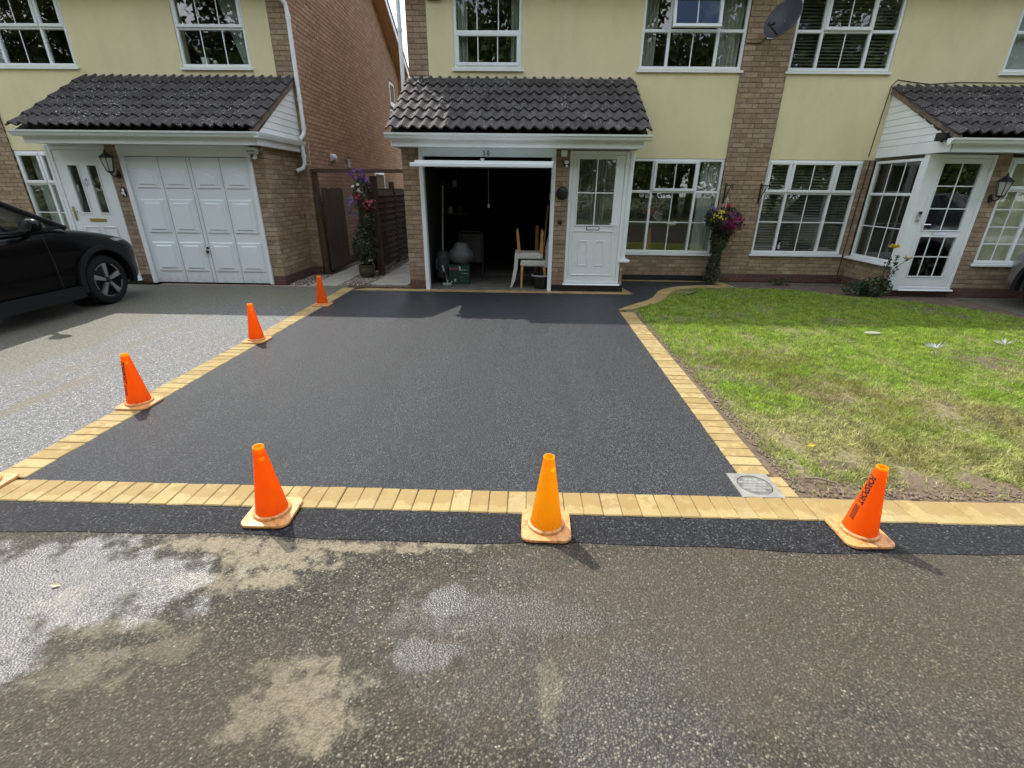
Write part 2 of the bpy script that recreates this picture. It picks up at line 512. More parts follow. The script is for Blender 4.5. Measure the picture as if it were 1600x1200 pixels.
simple('dish_grey', (0.036, 0.038, 0.046), 0.5, 0.1, 5)
simple('red_plastic', (0.22, 0.008, 0.012), 0.4)
simple('blue_emblem', (0.05, 0.10, 0.25), 0.5)
simple('chrome', (0.8, 0.8, 0.8), 0.12, metal=1.0)
simple('brass', (0.42, 0.33, 0.14), 0.35, metal=1.0)
simple('brushed_metal', (0.55, 0.56, 0.57), 0.35, metal=1.0)
simple('number_grey', (0.06, 0.06, 0.065), 0.5)
simple('door_trim_dark', (0.05, 0.06, 0.07), 0.4)
simple('seal_grey', (0.22, 0.23, 0.24), 0.7)


def cone_mat(name, col, back, transl, dirt):
    t = NT(name)
    n = t.noise(9, 5, 0.6)
    c = t.ramp(n, [(0.3, [x * 0.92 for x in col]), (0.7, col)])
    sep = t.add('ShaderNodeSeparateXYZ')
    tc = t.add('ShaderNodeTexCoord'); t.link(tc.outputs['Object'], sep.inputs[0])
    lowm = t.rng(sep.outputs['Z'], 0.0, 0.14, 1.0, 0.15)
    dm = t.math('MULTIPLY', lowm, t.rng(t.noise(38, 6, 0.75), 0.50, 0.64, 0, dirt))
    c = t.mix(dm, c, (0.20, 0.085, 0.035))
    c = t.mix(t.rng(t.noise(16, 6, 0.7, stretch=(1, 1, .4)), 0.48, 0.70, 0, 0.36), c, [x * 0.5 for x in col])
    t.color(c); t.rough(0.42)
    tl = t.add('ShaderNodeBsdfTranslucent'); tl.inputs['Color'].default_value = (*back, 1)
    mx = t.add('ShaderNodeMixShader'); mx.inputs[0].default_value = transl
    t.link(t.b.outputs[0], mx.inputs[1]); t.link(tl.outputs[0], mx.inputs[2]); t.link(mx.outputs[0], t.out.inputs['Surface'])
    MAT[name] = t.m


cone_mat('orange_plastic', (1.0, 0.205, 0.006), (1.0, 0.29, 0.006), 0.66, 0.6)
cone_mat('lit_orange_plastic', (1.0, 0.43, 0.010), (1.0, 0.58, 0.012), 0.66, 0.8)  # lighter orange: sunlight through the plastic and on rims put into the colour
cone_mat('faded_base', (0.76, 0.37, 0.125), (0.8, 0.35, 0.1), 0.1, 1.0)
simple('black_print', (0.02, 0.008, 0.012), 0.5)
simple('lid_grey', (0.225, 0.22, 0.195), 0.85, 0.3, 14, bump=0.3)
simple('lid_mid', (0.13, 0.127, 0.112), 0.9, 0.3, 14)
simple('lid_groove', (0.10, 0.095, 0.085), 0.95)
t = NT('black_car_paint')
t.color((0.0035, 0.0035, 0.004)); t.rough(0.25)
t.b.inputs['Specular IOR Level'].default_value = 0.1
t.b.inputs['Coat Weight'].default_value = 0.2
t.b.inputs['Coat Roughness'].default_value = 0.02
MAT['black_paint'] = t.m
simple('silver_paint', (0.34, 0.35, 0.37), 0.32, metal=0.7, coat=0.8)
simple('car_cladding', (0.008, 0.0083, 0.009), 0.6, spec=0.25)
simple('tyre_rubber', (0.010, 0.010, 0.010), 0.85, bump=0.3, spec=0.25)
simple('rim_dark', (0.012, 0.012, 0.013), 0.35)
simple('rim_bright', (0.42, 0.41, 0.42), 0.35, metal=0.85)
t = NT('car_glass')
t.color((0.01, 0.014, 0.013)); t.rough(0.02)
t.b.inputs['Specular IOR Level'].default_value = 0.8
tr = t.add('ShaderNodeBsdfTransparent'); tr.inputs['Color'].default_value = (0.55, 0.62, 0.58, 1)
mx = t.add('ShaderNodeMixShader'); mx.inputs[0].default_value = 0.55
t.link(t.b.outputs[0], mx.inputs[1]); t.link(tr.outputs[0], mx.inputs[2]); t.link(mx.outputs[0], t.out.inputs['Surface'])
MAT['car_glass'] = t.m
simple('headlight_lens', (0.5, 0.52, 0.55), 0.08, metal=0.3, coat=1.0)
simple('cream_fabric', (0.55, 0.53, 0.46), 0.9, 0.08, 30, bump=0.2, bscale=300)
simple('oak_wood', (0.48, 0.27, 0.085), 0.5, 0.2, 12)
simple('green_card', (0.007, 0.038, 0.024), 0.7, 0.15, 10)
simple('white_card_print', (0.45, 0.5, 0.48), 0.7)
simple('red_card_print', (0.25, 0.05, 0.06), 0.7)
simple('white_bag', (0.095, 0.10, 0.098), 0.45, 0.06, 12, bump=0.6, bscale=25)
simple('dark_clutter', (0.05, 0.045, 0.045), 0.8, 0.4, 12)
simple('curtain_grey', (0.50, 0.50, 0.44), 0.9, 0.1, 6)
simple('curtain_cream', (0.80, 0.74, 0.55), 0.9, 0.08, 6)
simple('curtain_pale', (0.62, 0.64, 0.62), 0.9, 0.08, 6)
simple('blind_slat', (0.20, 0.20, 0.17), 0.5)
simple('terracotta_glaze', (0.075, 0.065, 0.04), 0.5, 0.2, 10)
simple('white_ceramic', (0.75, 0.75, 0.73), 0.3)
simple('pale_clay', (0.42, 0.18, 0.10), 0.8)
simple('coco_liner', (0.06, 0.035, 0.018), 0.95, 0.3, 30, bump=0.8)
simple('lamp_glass', (0.40, 0.40, 0.34), 0.15)

# ------------------------------------------------------------------ mesh builder
class MB:
    def __init__(self):
        self.v, self.f = [], []

    def add(self, vs, fs):
        o = len(self.v)
        self.v += [tuple(x) for x in vs]
        self.f += [tuple(i + o for i in q) for q in fs]
        return self

    def box(self, x0, x1, y0, y1, z0, z1):
        vs = [(x, y, z) for z in (z0, z1) for y in (y0, y1) for x in (x0, x1)]
        return self.add(vs, [(0, 2, 3, 1), (4, 5, 7, 6), (0, 1, 5, 4), (2, 6, 7, 3), (0, 4, 6, 2), (1, 3, 7, 5)])

    def cbox(self, x0, x1, y0, y1, z0, z1, c=0.004):
        """box with chamfered edges"""
        c = min(c, (x1 - x0) * .45, (y1 - y0) * .45, (z1 - z0) * .45)
        vs, idx = [], {}
        for sx in (0, 1):
            for sy in (0, 1):
                for sz in (0, 1):
                    X, Y, Z = (x0, x1)[sx], (y0, y1)[sy], (z0, z1)[sz]
                    dx, dy, dz = (c, -c)[sx], (c, -c)[sy], (c, -c)[sz]
                    for a, p in enumerate(((X, Y + dy, Z + dz), (X + dx, Y, Z + dz), (X + dx, Y + dy, Z))):
                        idx[(sx, sy, sz, a)] = len(vs)
                        vs.append(p)
        I = lambda sx, sy, sz, a: idx[(sx, sy, sz, a)]
        fs = []
        for s in (0, 1):
            fs.append([I(s, 0, 0, 0), I(s, 1, 0, 0), I(s, 1, 1, 0), I(s, 0, 1, 0)])
            fs.append([I(0, s, 0, 1), I(1, s, 0, 1), I(1, s, 1, 1), I(0, s, 1, 1)])
            fs.append([I(0, 0, s, 2), I(1, 0, s, 2), I(1, 1, s, 2), I(0, 1, s, 2)])
        for a in (0, 1):
            for b in (0, 1):
                fs.append([I(a, b, 0, 0), I(a, b, 1, 0), I(a, b, 1, 1), I(a, b, 0, 1)])
                fs.append([I(a, 0, b, 0), I(a, 1, b, 0), I(a, 1, b, 2), I(a, 0, b, 2)])
                fs.append([I(0, a, b, 1), I(1, a, b, 1), I(1, a, b, 2), I(0, a, b, 2)])
                for d in (0, 1):
                    fs.append([I(a, b, d, 0), I(a, b, d, 1), I(a, b, d, 2)])
        return self.add(vs, fs)

    def prism(self, poly, axis, a0, a1):
        """extrude 2-D polygon along axis ('X': poly=(y,z); 'Y': poly=(x,z); 'Z': poly=(x,y))"""
        n = len(poly)

        def P(p, a):
            return (a, p[0], p[1]) if axis == 'X' else (p[0], a, p[1]) if axis == 'Y' else (p[0], p[1], a)
        vs = [P(p, a0) for p in poly] + [P(p, a1) for p in poly]
        fs = [tuple(range(n - 1, -1, -1)), tuple(range(n, 2 * n))]
        fs += [(i, (i + 1) % n, n + (i + 1) % n, n + i) for i in range(n)]
        return self.add(vs, fs)

    def tube(self, pts, r, n=8, caps=True):
        pts = [Vector(p) for p in pts]
        rs = r if hasattr(r, '__len__') else [r] * len(pts)
        prev = None
        base = len(self.v)
        for i, p in enumerate(pts):
            t_ = (pts[min(i + 1, len(pts) - 1)] - pts[max(i - 1, 0)]).normalized()
            if prev is None:
                a = Vector((0, 0, 1)) if abs(t_.z) < 0.9 else Vector((1, 0, 0))
                u = t_.cross(a).normalized()
            else:
                u = (prev - t_ * prev.dot(t_)).normalized()
            prev = u
            w = t_.cross(u)
            for k in range(n):
                an = 2 * math.pi * k / n
                self.v.append(tuple(p + (u * math.cos(an) + w * math.sin(an)) * rs[i]))
        m = len(pts)
        for i in range(m - 1):
            for k in range(n):
                a, b = base + i * n + k, base + i * n + (k + 1) % n
                self.f.append((a, b, b + n, a + n))
        if caps:
            self.f.append(tuple(base + k for k in range(n - 1, -1, -1)))
            self.f.append(tuple(base + (m - 1) * n + k for k in range(n)))
        return self

    def lathe(self, prof, c=(0, 0, 0), n=24, cap0=True, cap1=True):
        base = len(self.v)
        for (r, z) in prof:
            for k in range(n):
                an = 2 * math.pi * k / n
                self.v.append((c[0] + r * math.cos(an), c[1] + r * math.sin(an), c[2] + z))
        m = len(prof)
        for i in range(m - 1):
            for k in range(n):
                a, b = base + i * n + k, base + i * n + (k + 1) % n
                self.f.append((a, b, b + n, a + n))
        if cap0:
            self.f.append(tuple(base + k for k in range(n - 1, -1, -1)))
        if cap1:
            self.f.append(tuple(base + (m - 1) * n + k for k in range(n)))
        return self

    def sphere(self, c, rx, ry=None, rz=None, n=12, m=8):
        ry = ry or rx; rz = rz or rx
        base = len(self.v)
        self.v.append((c[0], c[1], c[2] - rz))
        for i in range(1, m):
            th = math.pi * i / m
            for k in range(n):
                an = 2 * math.pi * k / n
                self.v.append((c[0] + rx * math.sin(th) * math.cos(an), c[1] + ry * math.sin(th) * math.sin(an), c[2] - rz * math.cos(th)))
        self.v.append((c[0], c[1], c[2] + rz))
        top = len(self.v) - 1
        for k in range(n):
            k2 = (k + 1) % n
            self.f.append((base, base + 1 + k2, base + 1 + k))
            for i in range(m - 2):
                a = base + 1 + i * n
                self.f.append((a + k, a + k2, a + n + k2, a + n + k))
            a = base + 1 + (m - 2) * n
            self.f.append((a + k, a + k2, top))
        return self

    def map(self, fn, start=0):
        for i in range(start, len(self.v)):
            self.v[i] = tuple(fn(*self.v[i]))
        return self

    def mesh(self, name, mat, off=(0, 0, 0), smooth=False, fix=True):
        me = bpy.data.meshes.new(name)
        me.from_pydata([(x - off[0], y - off[1], z - off[2]) for x, y, z in self.v], [], self.f)
        if fix:
            bm = bmesh.new(); bm.from_mesh(me)
            bmesh.ops.recalc_face_normals(bm, faces=bm.faces)
            bm.to_mesh(me); bm.free()
        if mat:
            me.materials.append(MAT[mat])
        if smooth:
            me.polygons.foreach_set('use_smooth', [True] * len(me.polygons))
            try:
                me.set_sharp_from_angle(angle=rad(35))
            except Exception:
                pass
        return me


ORIG = {}


def thing(name, label, cat, loc=(0, 0, 0), rz=0.0, group=None):
    o = bpy.data.objects.new(name, None)
    COL.objects.link(o)
    o.empty_display_size = 0.1
    o.location = loc
    o.rotation_euler = (0, 0, rz)
    o['label'] = label
    o['category'] = cat
    if group:
        o['group'] = group
    ORIG[o.name] = Vector(loc)
    return o


def link(o, parent=None, label=None):
    COL.objects.link(o)
    if parent is not None:
        o.parent = parent
    if label:
        o['label'] = label
    if o.name.split('.')[0] in ('foliage', 'flower', 'trailing_ivy', 'print_mark', 'stem', 'leaf') and parent is not None:
        o['kind'] = 'stuff'
    return o


def part(name, mb, mat, parent, smooth=False, label=None, world=True, fix=True):
    """mesh given in world coordinates (world=True) or already in the parent's own space"""
    off = ORIG.get(parent.name, Vector((0, 0, 0))) if (world and parent is not None) else (0, 0, 0)
    o = bpy.data.objects.new(name, mb.mesh(name, mat, off, smooth, fix))
    if parent is not None and world:
        ORIG[o.name] = Vector(off)
    return link(o, parent, label)


def solo(name, mb, mat, label, cat, loc, group=None, smooth=False, rz=0.0):
    o = bpy.data.objects.new(name, mb.mesh(name, mat, (0, 0, 0), smooth))
    o.location = loc
    o.rotation_euler = (0, 0, rz)
    COL.objects.link(o)
    o['label'] = label; o['category'] = cat
    if group:
        o['group'] = group
    return o


def struct(name, mb, mat, parent=None):
    o = bpy.data.objects.new(name, mb.mesh(name, mat))
    ORIG[o.name] = Vector((0, 0, 0))
    COL.objects.link(o)
    if parent:
        o.parent = parent
    else:
        o['kind'] = 'structure'
    return o


def stuff(name, me, parent=None, off=None):
    o = bpy.data.objects.new(name, me)
    COL.objects.link(o)
    o['kind'] = 'stuff'
    if parent:
        o.parent = parent
    return o

# ================================================================== GROUND
def sheet(name, poly, z, mat, th=0.05):
    return struct(name, MB().prism(poly, 'Z', z - th, z), mat)


CURVE_OUT = [(1.384, 6.70), (1.613, 7.02), (1.93, 7.33), (2.13, 7.63), (2.26, 7.94), (2.41, 8.28), (2.66, 8.54), (2.98, 8.69), (3.30, 8.78), (3.70, 8.80)]
CURVE_IN = [(1.604, 6.79), (1.84, 6.94), (2.146, 7.28), (2.33, 7.58), (2.455, 7.89), (2.63, 8.20), (2.86, 8.40), (3.22, 8.53), (3.77, 8.57)]
sheet('ground', [(-150, -150), (150, -150), (150, 150), (-150, 150)], -0.12, 'far_ground', 0.3)
sheet('road', [(-26, -6.5), (26, -6.5), (26, 1.90), (-26, 1.90)], -0.006, 'road_asphalt')
# new tarmac: drive plus path leaning round behind the lawn
drv = [(-2.90, 2.21), (1.36, 2.21), (1.36, 6.69)] + [(x - 0.03, y + 0.02) for x, y in CURVE_OUT[1:]] + [(3.70, 9.30), (-2.90, 9.30)]
drv = [(-2.915, 2.21), (1.345, 2.21), (1.40, 6.71)] + [(x + 0.02, y - 0.02) for x, y in CURVE_OUT[1:]] + [(3.72, 9.26), (1.66, 9.26), (1.66, 8.0), (-2.915, 8.0)]
sheet('driveway', drv, 0.0, 'new_tarmac')
sheet('tarmac_apron', [(-26, 1.80)] + [(x, 1.815 + 0.012 * math.sin(x * 3.1) + 0.008 * math.sin(x * 7.7)) for x in np.arange(-8, 12, 0.25)] + [(26, 1.80), (26, 2.04), (-26, 2.04)], -0.003, 'fresh_tarmac_edge', 0.03)
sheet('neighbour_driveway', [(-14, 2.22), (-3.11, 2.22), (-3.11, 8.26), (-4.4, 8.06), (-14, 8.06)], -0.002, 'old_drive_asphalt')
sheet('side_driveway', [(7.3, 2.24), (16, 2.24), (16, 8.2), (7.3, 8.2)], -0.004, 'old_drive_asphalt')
sheet('gravel_bed', [(-4.3, 8.06), (-3.11, 8.26), (-2.95, 8.26), (-1.95, 8.26), (-1.95, 17), (-4.1, 17)], -0.02, 'soil')
LAWN = [(1.60, 2.24), (1.60, 2.24), (7.25, 2.24), (7.1, 6.3), (6.8, 7.15), (6.4, 7.55), (5.6, 7.85), (4.95, 8.42), (3.82, 8.50)] + CURVE_IN[::-1][1:]
sheet('soil_bed', [(1.50, 2.2), (7.3, 2.2), (7.3, 9.3), (3.6, 9.3), (3.6, 8.7), (2.9, 8.5), (2.5, 8.1), (2.3, 7.5), (1.9, 7.0), (1.5, 6.75)], -0.006, 'soil', 0.06)


def inside(poly, x, y):
    c = False
    j = len(poly) - 1
    for i in range(len(poly)):
        xi, yi = poly[i]; xj, yj = poly[j]
        if (yi > y) != (yj > y) and x < (xj - xi) * (y - yi) / (yj - yi) + xi:
            c = not c
        j = i
    return c


# gently uneven lawn soil under the blades
def lawn_h(x, y):
    e_ = max(0.0, 1 - min((x - 1.6) / .25, (y - 2.24) / .25))
    return (1 - e_) * 0.012 + e_ * 0.009 + (1 - e_) * 0.018 * mnoise.noise(Vector((x * 0.9, y * 0.9, 3.1))) + 0.008 * mnoise.noise(Vector((x * 4, y * 4, 1.7)))


mb = MB()
gx, gy = np.arange(1.555, 7.26, 0.09), np.arange(2.215, 8.62, 0.09)
LAWN_W = [(1.5, 2.2), (7.25, 2.2)] + LAWN[3:-1] + [(1.5, 6.77)]
ids = {}
for i, x in enumerate(gx):
    for j, y in enumerate(gy):
        ids[i, j] = len(mb.v)
        mb.v.append((x, y, lawn_h(x, y) - 0.014))
for i in range(len(gx) - 1):
    for j in range(len(gy) - 1):
        if inside(LAWN_W, gx[i] + .045, gy[j] + .045):
            mb.f.append((ids[i, j], ids[i + 1, j], ids[i + 1, j + 1], ids[i, j + 1]))
lawn = struct('lawn', mb, 'thatch')

# grass blades (one mesh, nobody could count them)
NB = 210000
bx = rng.uniform(1.6, 7.2, NB * 3); by = 2.25 + (rng.random(NB * 3) ** 1.25) * 6.35
keep = []
pv = np.array(LAWN)
def inside_np(poly, x, y):
    c = np.zeros(len(x), bool)
    j = len(poly) - 1
    for i in range(len(poly)):
        xi, yi = poly[i]; xj, yj = poly[j]
        if yi != yj:
            c ^= ((yi > y) != (yj > y)) & (x < (xj - xi) * (y - yi) / (yj - yi) + xi)
        j = i
    return c
m = inside_np(LAWN, bx, by)
bx, by = bx[m], by[m]
dens = np.array([mnoise.noise(Vector((x * 2.2, y * 2.2, 0.3))) * 0.6 + mnoise.noise(Vector((x * 7, y * 7, 5.3))) * 0.5 for x, y in zip(bx, by)])
edge = np.minimum(np.clip((bx - 1.605 - 0.02 * (by < 7)) / 0.10, 0, 1), np.clip((by - 2.245) / 0.22, 0, 1)) * 0.75 + 0.25
barebr = np.exp(-(((bx - 2.75) / 0.35) ** 2 + ((by - 8.15) / 0.25) ** 2)) * 0.9
bare2 = np.exp(-(((bx - 1.75) / 0.35) ** 2 + ((by - 2.3) / 0.3) ** 2)) * 0.5 + np.exp(-(((bx - 2.5) / 0.8) ** 2 + ((by - 2.2) / 0.16) ** 2)) * 0.5
mot = np.array([mnoise.noise(Vector((x * 5.1, y * 5.1, 9.3))) for x, y in zip(bx, by)])
pk = np.clip((0.72 + dens) * edge - barebr - bare2 - np.clip(mot - .12, 0, 1) * 1.6 * np.clip((4.8 - by) / 2, .15, 1), 0.03, 1)
m = rng.random(len(bx)) < pk
bx, by, dens = bx[m][:NB], by[m][:NB], dens[m][:NB]
nb = len(bx)
bz = np.array([lawn_h(x, y) - 0.016 for x, y in zip(bx, by)])
ang = rng.uniform(0, 2 * np.pi, nb); hgt = rng.uniform(0.016, 0.046, nb) * (0.8 + 0.35 * np.clip(dens + .3, 0, 1)); wid = rng.uniform(0.0022, 0.0042, nb)
lean = rng.uniform(0.25, 1.5, nb) * hgt; la = rng.uniform(0, 2 * np.pi, nb)
V = np.zeros((nb, 5, 3), np.float32)
cx, sx_ = np.cos(ang) * wid, np.sin(ang) * wid
mxx, myy = bx + np.cos(la) * lean * 0.35, by + np.sin(la) * lean * 0.35
V[:, 0] = np.stack([bx - cx, by - sx_, bz], 1); V[:, 1] = np.stack([bx + cx, by + sx_, bz], 1)
V[:, 2] = np.stack([mxx + cx * .8, myy + sx_ * .8, bz + hgt * .6], 1); V[:, 3] = np.stack([mxx - cx * .8, myy - sx_ * .8, bz + hgt * .6], 1)
V[:, 4] = np.stack([bx + np.cos(la) * lean, by + np.sin(la) * lean, bz + hgt], 1)
me = bpy.data.meshes.new('grass')
me.vertices.add(nb * 5); me.vertices.foreach_set('co', V.ravel())
base = (np.arange(nb) * 5)[:, None]
loops = np.concatenate([base + np.array([[0, 1, 2, 3]]), base + np.array([[3, 2, 4]])], 1).ravel().astype(np.int32)
me.loops.add(len(loops)); me.loops.foreach_set('vertex_index', loops)
ls = np.stack([np.arange(nb) * 7, np.arange(nb) * 7 + 4], 1).ravel().astype(np.int32)
me.polygons.add(nb * 2); me.polygons.foreach_set('loop_start', ls)
me.update(calc_edges=True); me.validate()
me.materials.append(MAT['grass'])
stuff('grass', me)


# loose stones, chips, litter
def stones(name, pts, rmin, rmax, mat, flat=0.6):
    mb = MB()
    for (x, y, z) in pts:
        r = random.uniform(rmin, rmax)
        a = random.uniform(0, 3)
        k = [random.uniform(0.7, 1.25) for _ in range(6)]
        vs = [(r * k[0], 0, 0), (-r * k[1], 0, 0), (0, r * k[2], 0), (0, -r * k[3], 0), (0, 0, r * flat * k[4]), (0, 0, -r * flat * k[5])]
        ca, sa = math.cos(a), math.sin(a)
        vs = [(x + p * ca - q * sa, y + p * sa + q * ca, z + s) for p, q, s in vs]
        mb.add(vs, [(0, 2, 4), (2, 1, 4), (1, 3, 4), (3, 0, 4), (2, 0, 5), (1, 2, 5), (3, 1, 5), (0, 3, 5)])
    return stuff(name, mb.mesh(name, mat))


pts = []
for _ in range(4200):
    y = 8.12 + 5.5 * random.random() ** 1.8
    x = random.uniform(-3.30, -2.75) if y > 8.6 else random.uniform(-3.6, -2.2)
    if y < 8.34 and x > -3.1:
        continue
    pts.append((x, y, -0.012))
for _ in range(900):
    pts.append((random.uniform(-4.35, -3.75), 8.1 + 1.3 * random.random(), -0.012))
stones('gravel', pts, 0.009, 0.022, 'pebbles')
pts = [(random.uniform(3.7, 6.1), 8.46 + 0.75 * random.random(), -0.012) for _ in range(2600)]
pts = [p for p in pts if not (p[0] > 4.95 and p[1] < 8.42 + (p[0] - 4.95) * -0.3)]
stones('slate_chippings', pts, 0.012, 0.03, 'slate', 0.4)
pts = []
for _ in range(1500):
    y = random.uniform(2.3, 6.7)
    pts.append((1.60 + abs(random.gauss(0, 0.05)), y, 0.004))
for _ in range(700):
    pts.append((random.uniform(1.6, 5), 2.25 + abs(random.gauss(0, 0.06)), 0.004))
for _ in range(900):
    pts.append((random.uniform(5.4, 8.2), random.uniform(7.0, 8.1), -0.018))
stones('soil_crumbs', pts, 0.004, 0.012, 'crumb')
pts = [(random.uniform(-2.6, 3), 1.05 + 0.8 * random.random() ** 0.6, 0.0) for _ in range(120)]
stones('loose_grit', pts, 0.002, 0.005, 'new_tarmac')

# ------------------------------------------------------------------ block paving
pav = struct('block_paving', MB().box(-9, 9, 2.045, 2.225, -0.06, -0.012).box(-3.10, -2.93, 2.2, 8.05, -0.06, -0.0125), 'sandy_joint')
PM = []
for k in range(4):
    mb = MB().cbox(-0.1, 0.1, -0.0506, 0.0506, -0.06, 0, 0.0045)
    q = random.Random(k)
    mb.map(lambda x, y, z: (x + q.uniform(-.0012, .0012), y + q.uniform(-.0012, .0012), z + q.uniform(-.001, .001)))
    PM.append(mb.mesh('paver', 'paver'))


def paver(x, y, rz=0.0, sx=1.0, sy=1.0, mesh=None, z=None):
    o = bpy.data.objects.new('paver', mesh or random.choice(PM))
    o.location = (x, y, (0.004 + random.uniform(-.0015, .0015)) if z is None else z)
    o.rotation_euler = (random.gauss(0, .004), random.gauss(0, .004), rz + random.gauss(0, .006))
    o.scale = (sx, sy, 1)
    COL.objects.link(o); o.parent = pav
    return o


x = -3.06
while x < 4.6:                                    # front row, end-on to the road
    paver(x + 0.05, 2.135, math.pi / 2, 0.97, 1.0)
    x += 0.1035
y = 2.30
while y < 8.02:                                   # left edge
    paver(-3.015, y, 0, 1.0, 1.0)
    y += 0.1035
y = 2.515                                         # right edge, beside the lawn, with the cut blocks by the cover
for yy_ in (2.285, 2.39):
    paver(1.553, yy_, 0, 0.42, 1.0)
while y < 6.62:
    f = (y - 2.4) / 4.3
    paver(1.445 + f * 0.055, y, -0.012, 1.0, 1.0)
    y += 0.1035


def quad_paver(p):
    mb = MB().prism(p, 'Z', -0.05, 0.004)
    o = bpy.data.objects.new('paver', mb.mesh('paver', 'paver'))
    COL.objects.link(o); o.parent = pav


def resample(pl, n):
    d = [0]
    for a, b in zip(pl, pl[1:]):
        d.append(d[-1] + math.dist(a, b))
    out = []
    for i in range(n):
        s = d[-1] * i / (n - 1)
        k = max(j for j in range(len(d)) if d[j] <= s + 1e-9)
        k = min(k, len(pl) - 2)
        f = (s - d[k]) / (d[k + 1] - d[k])
        out.append((pl[k][0] * (1 - f) + pl[k + 1][0] * f, pl[k][1] * (1 - f) + pl[k + 1][1] * f))
    return out


def smooth_line(pl):
    for _ in range(2):
        q = [pl[0]]
        for a, b in zip(pl, pl[1:]):
            q += [(a[0] * .75 + b[0] * .25, a[1] * .75 + b[1] * .25), (a[0] * .25 + b[0] * .75, a[1] * .25 + b[1] * .75)]
        pl = q + [pl[-1]]
    return pl


def run(A, B, n, gap=0.0015):
    A, B = resample(A, n + 1), resample(B, n + 1)
    for i in range(n):
        f = gap / 0.1
        g = lambda p, q, s: (p[0] + (q[0] - p[0]) * s, p[1] + (q[1] - p[1]) * s)
        quad_paver([g(A[i], A[i + 1], f), g(A[i], A[i + 1], 1 - f), g(B[i], B[i + 1], 1 - f), g(B[i], B[i + 1], f)])


run(smooth_line(CURVE_OUT), smooth_line(CURVE_IN), 32)
run([(-2.91, 7.845), (1.83, 7.845)], [(-2.70, 8.03), (1.70, 8.03)], 46)             # strip before the garage and door
run([(1.86, 7.86), (1.69, 9.10)], [(1.71, 8.04), (1.66, 9.10)], 9)
run([(1.70, 9.14), (3.62, 9.14)], [(1.70, 9.25), (3.66, 9.25)], 19)                 # thin strip along the house
run([(3.56, 9.14), (3.72, 8.79)], [(3.80, 9.20), (3.88, 8.60)], 5)
# pinkish setts across the neighbour's garage
for i in range(15):
    paver(-6.5 + i * 0.205, 8.115, 0, 1.0, 1.0, MB().cbox(-0.1, 0.1, -0.05, 0.05, -0.06, 0, 0.005).mesh('paver', 'paver_pink') if i == 0 else PINK, 0.006) if i else None
    if i == 0:
        PINK = MB().cbox(-0.1, 0.1, -0.05, 0.05, -0.06, 0, 0.005).mesh('paver', 'paver_pink')
# side path slabs
path = struct('side_path', MB().box(-3.78, -3.28, 8.2, 15.0, -0.08, -0.03).box(-2.74, -2.02, 8.33, 15.0, -0.08, -0.03), 'soil')
SL = MB().cbox(-0.245, 0.245, -0.3, 0.3, -0.05, 0, 0.006).mesh('paving_slab', 'paving_slab')
for i in range(11):
    for (xx, s) in ((-3.53, 0.98), (-2.40, 1.36)):
        o = bpy.data.objects.new('paving_slab', SL)
        o.location = (xx, (8.52 if xx < -3 else 8.66) + i * 0.612, 0.006 + random.uniform(-.004, .004))
        o.scale = (s, 1, 1); o.rotation_euler = (random.gauss(0, .006), random.gauss(0, .006), random.gauss(0, .008))
        COL.objects.link(o); o.parent = path

# ------------------------------------------------------------------ inspection cover
cov = thing('inspection_cover', 'square grey drain cover with a round lid in the corner of the new tarmac', 'drain cover', (1.393, 2.346, 0.0))
fr_ = MB()
ring = [(0.098 * math.cos(a), 0.098 * math.sin(a)) for a in np.linspace(0, 2 * math.pi, 33)[:-1]]
sq = []
for a in np.linspace(0, 2 * math.pi, 33)[:-1]:
    c_, s_ = math.cos(a), math.sin(a); k = 0.121 / max(abs(c_), abs(s_)); sq.append((c_ * k, s_ * k))
n_ = 32
vs = [(x, y, 0.006) for x, y in sq] + [(x, y, 0.006) for x, y in ring] + [(x, y, -0.03) for x, y in sq] + [(x, y, -0.03) for x, y in ring]
fs = []
for i in range(n_):
    j = (i + 1) % n_
    fs += [(i, j, n_ + j, n_ + i), (i, j, 2 * n_ + j, 2 * n_ + i), (n_ + i, n_ + j, 3 * n_ + j, 3 * n_ + i)]
part('frame', fr_.add(vs, fs), 'lid_grey', cov, world=False)
lid = part('lid', MB().lathe([(0.0945, -0.03), (0.0945, 0.0035), (0.093, 0.0045)], n=40), 'lid_mid', cov, world=False)
part('seal_ring', MB().lathe([(0.0985, -0.02), (0.0985, -0.004), (0.094, -0.004)], n=40, cap0=False, cap1=False), 'lid_groove', cov, world=False)
for i in range(-3, 4):
    for j in range(-3, 4):
        cxx, cyy = i * 0.0275 + (0.0137 if j % 2 else 0), j * 0.0275
        if math.hypot(abs(cxx) + .0125, abs(cyy) + .0125) < 0.092:
            o = part('raised_pad', MB().cbox(cxx - .0128, cxx + .0128, cyy - .0128, cyy + .0128, 0.001, 0.0068, .0012), 'lid_grey', lid, world=False)

# ================================================================== HOUSES
def mapf(kind, p):
    if kind == 'F':
        return lambda u, d, v: (u, p - d, v)
    if kind == 'L':
        return lambda u, d, v: (p - d, u, v)
    return lambda u, d, v: (p + d, u, v)


BRICK_ME = {}
for mname in ('brick_buff', 'brick_brown', 'brick_red'):
    for k in range(4):
        mb = MB().cbox(-.1075, .1075, -0.03, 0.03, -.0325, .0325, .0035)
        q = random.Random(k + 5)
        mb.map(lambda x, y, z: (x + q.uniform(-.0012, .0012), y + q.uniform(-.001, .001), z + q.uniform(-.0012, .0012)))
        BRICK_ME[mname, k] = mb.mesh('brick', mname)


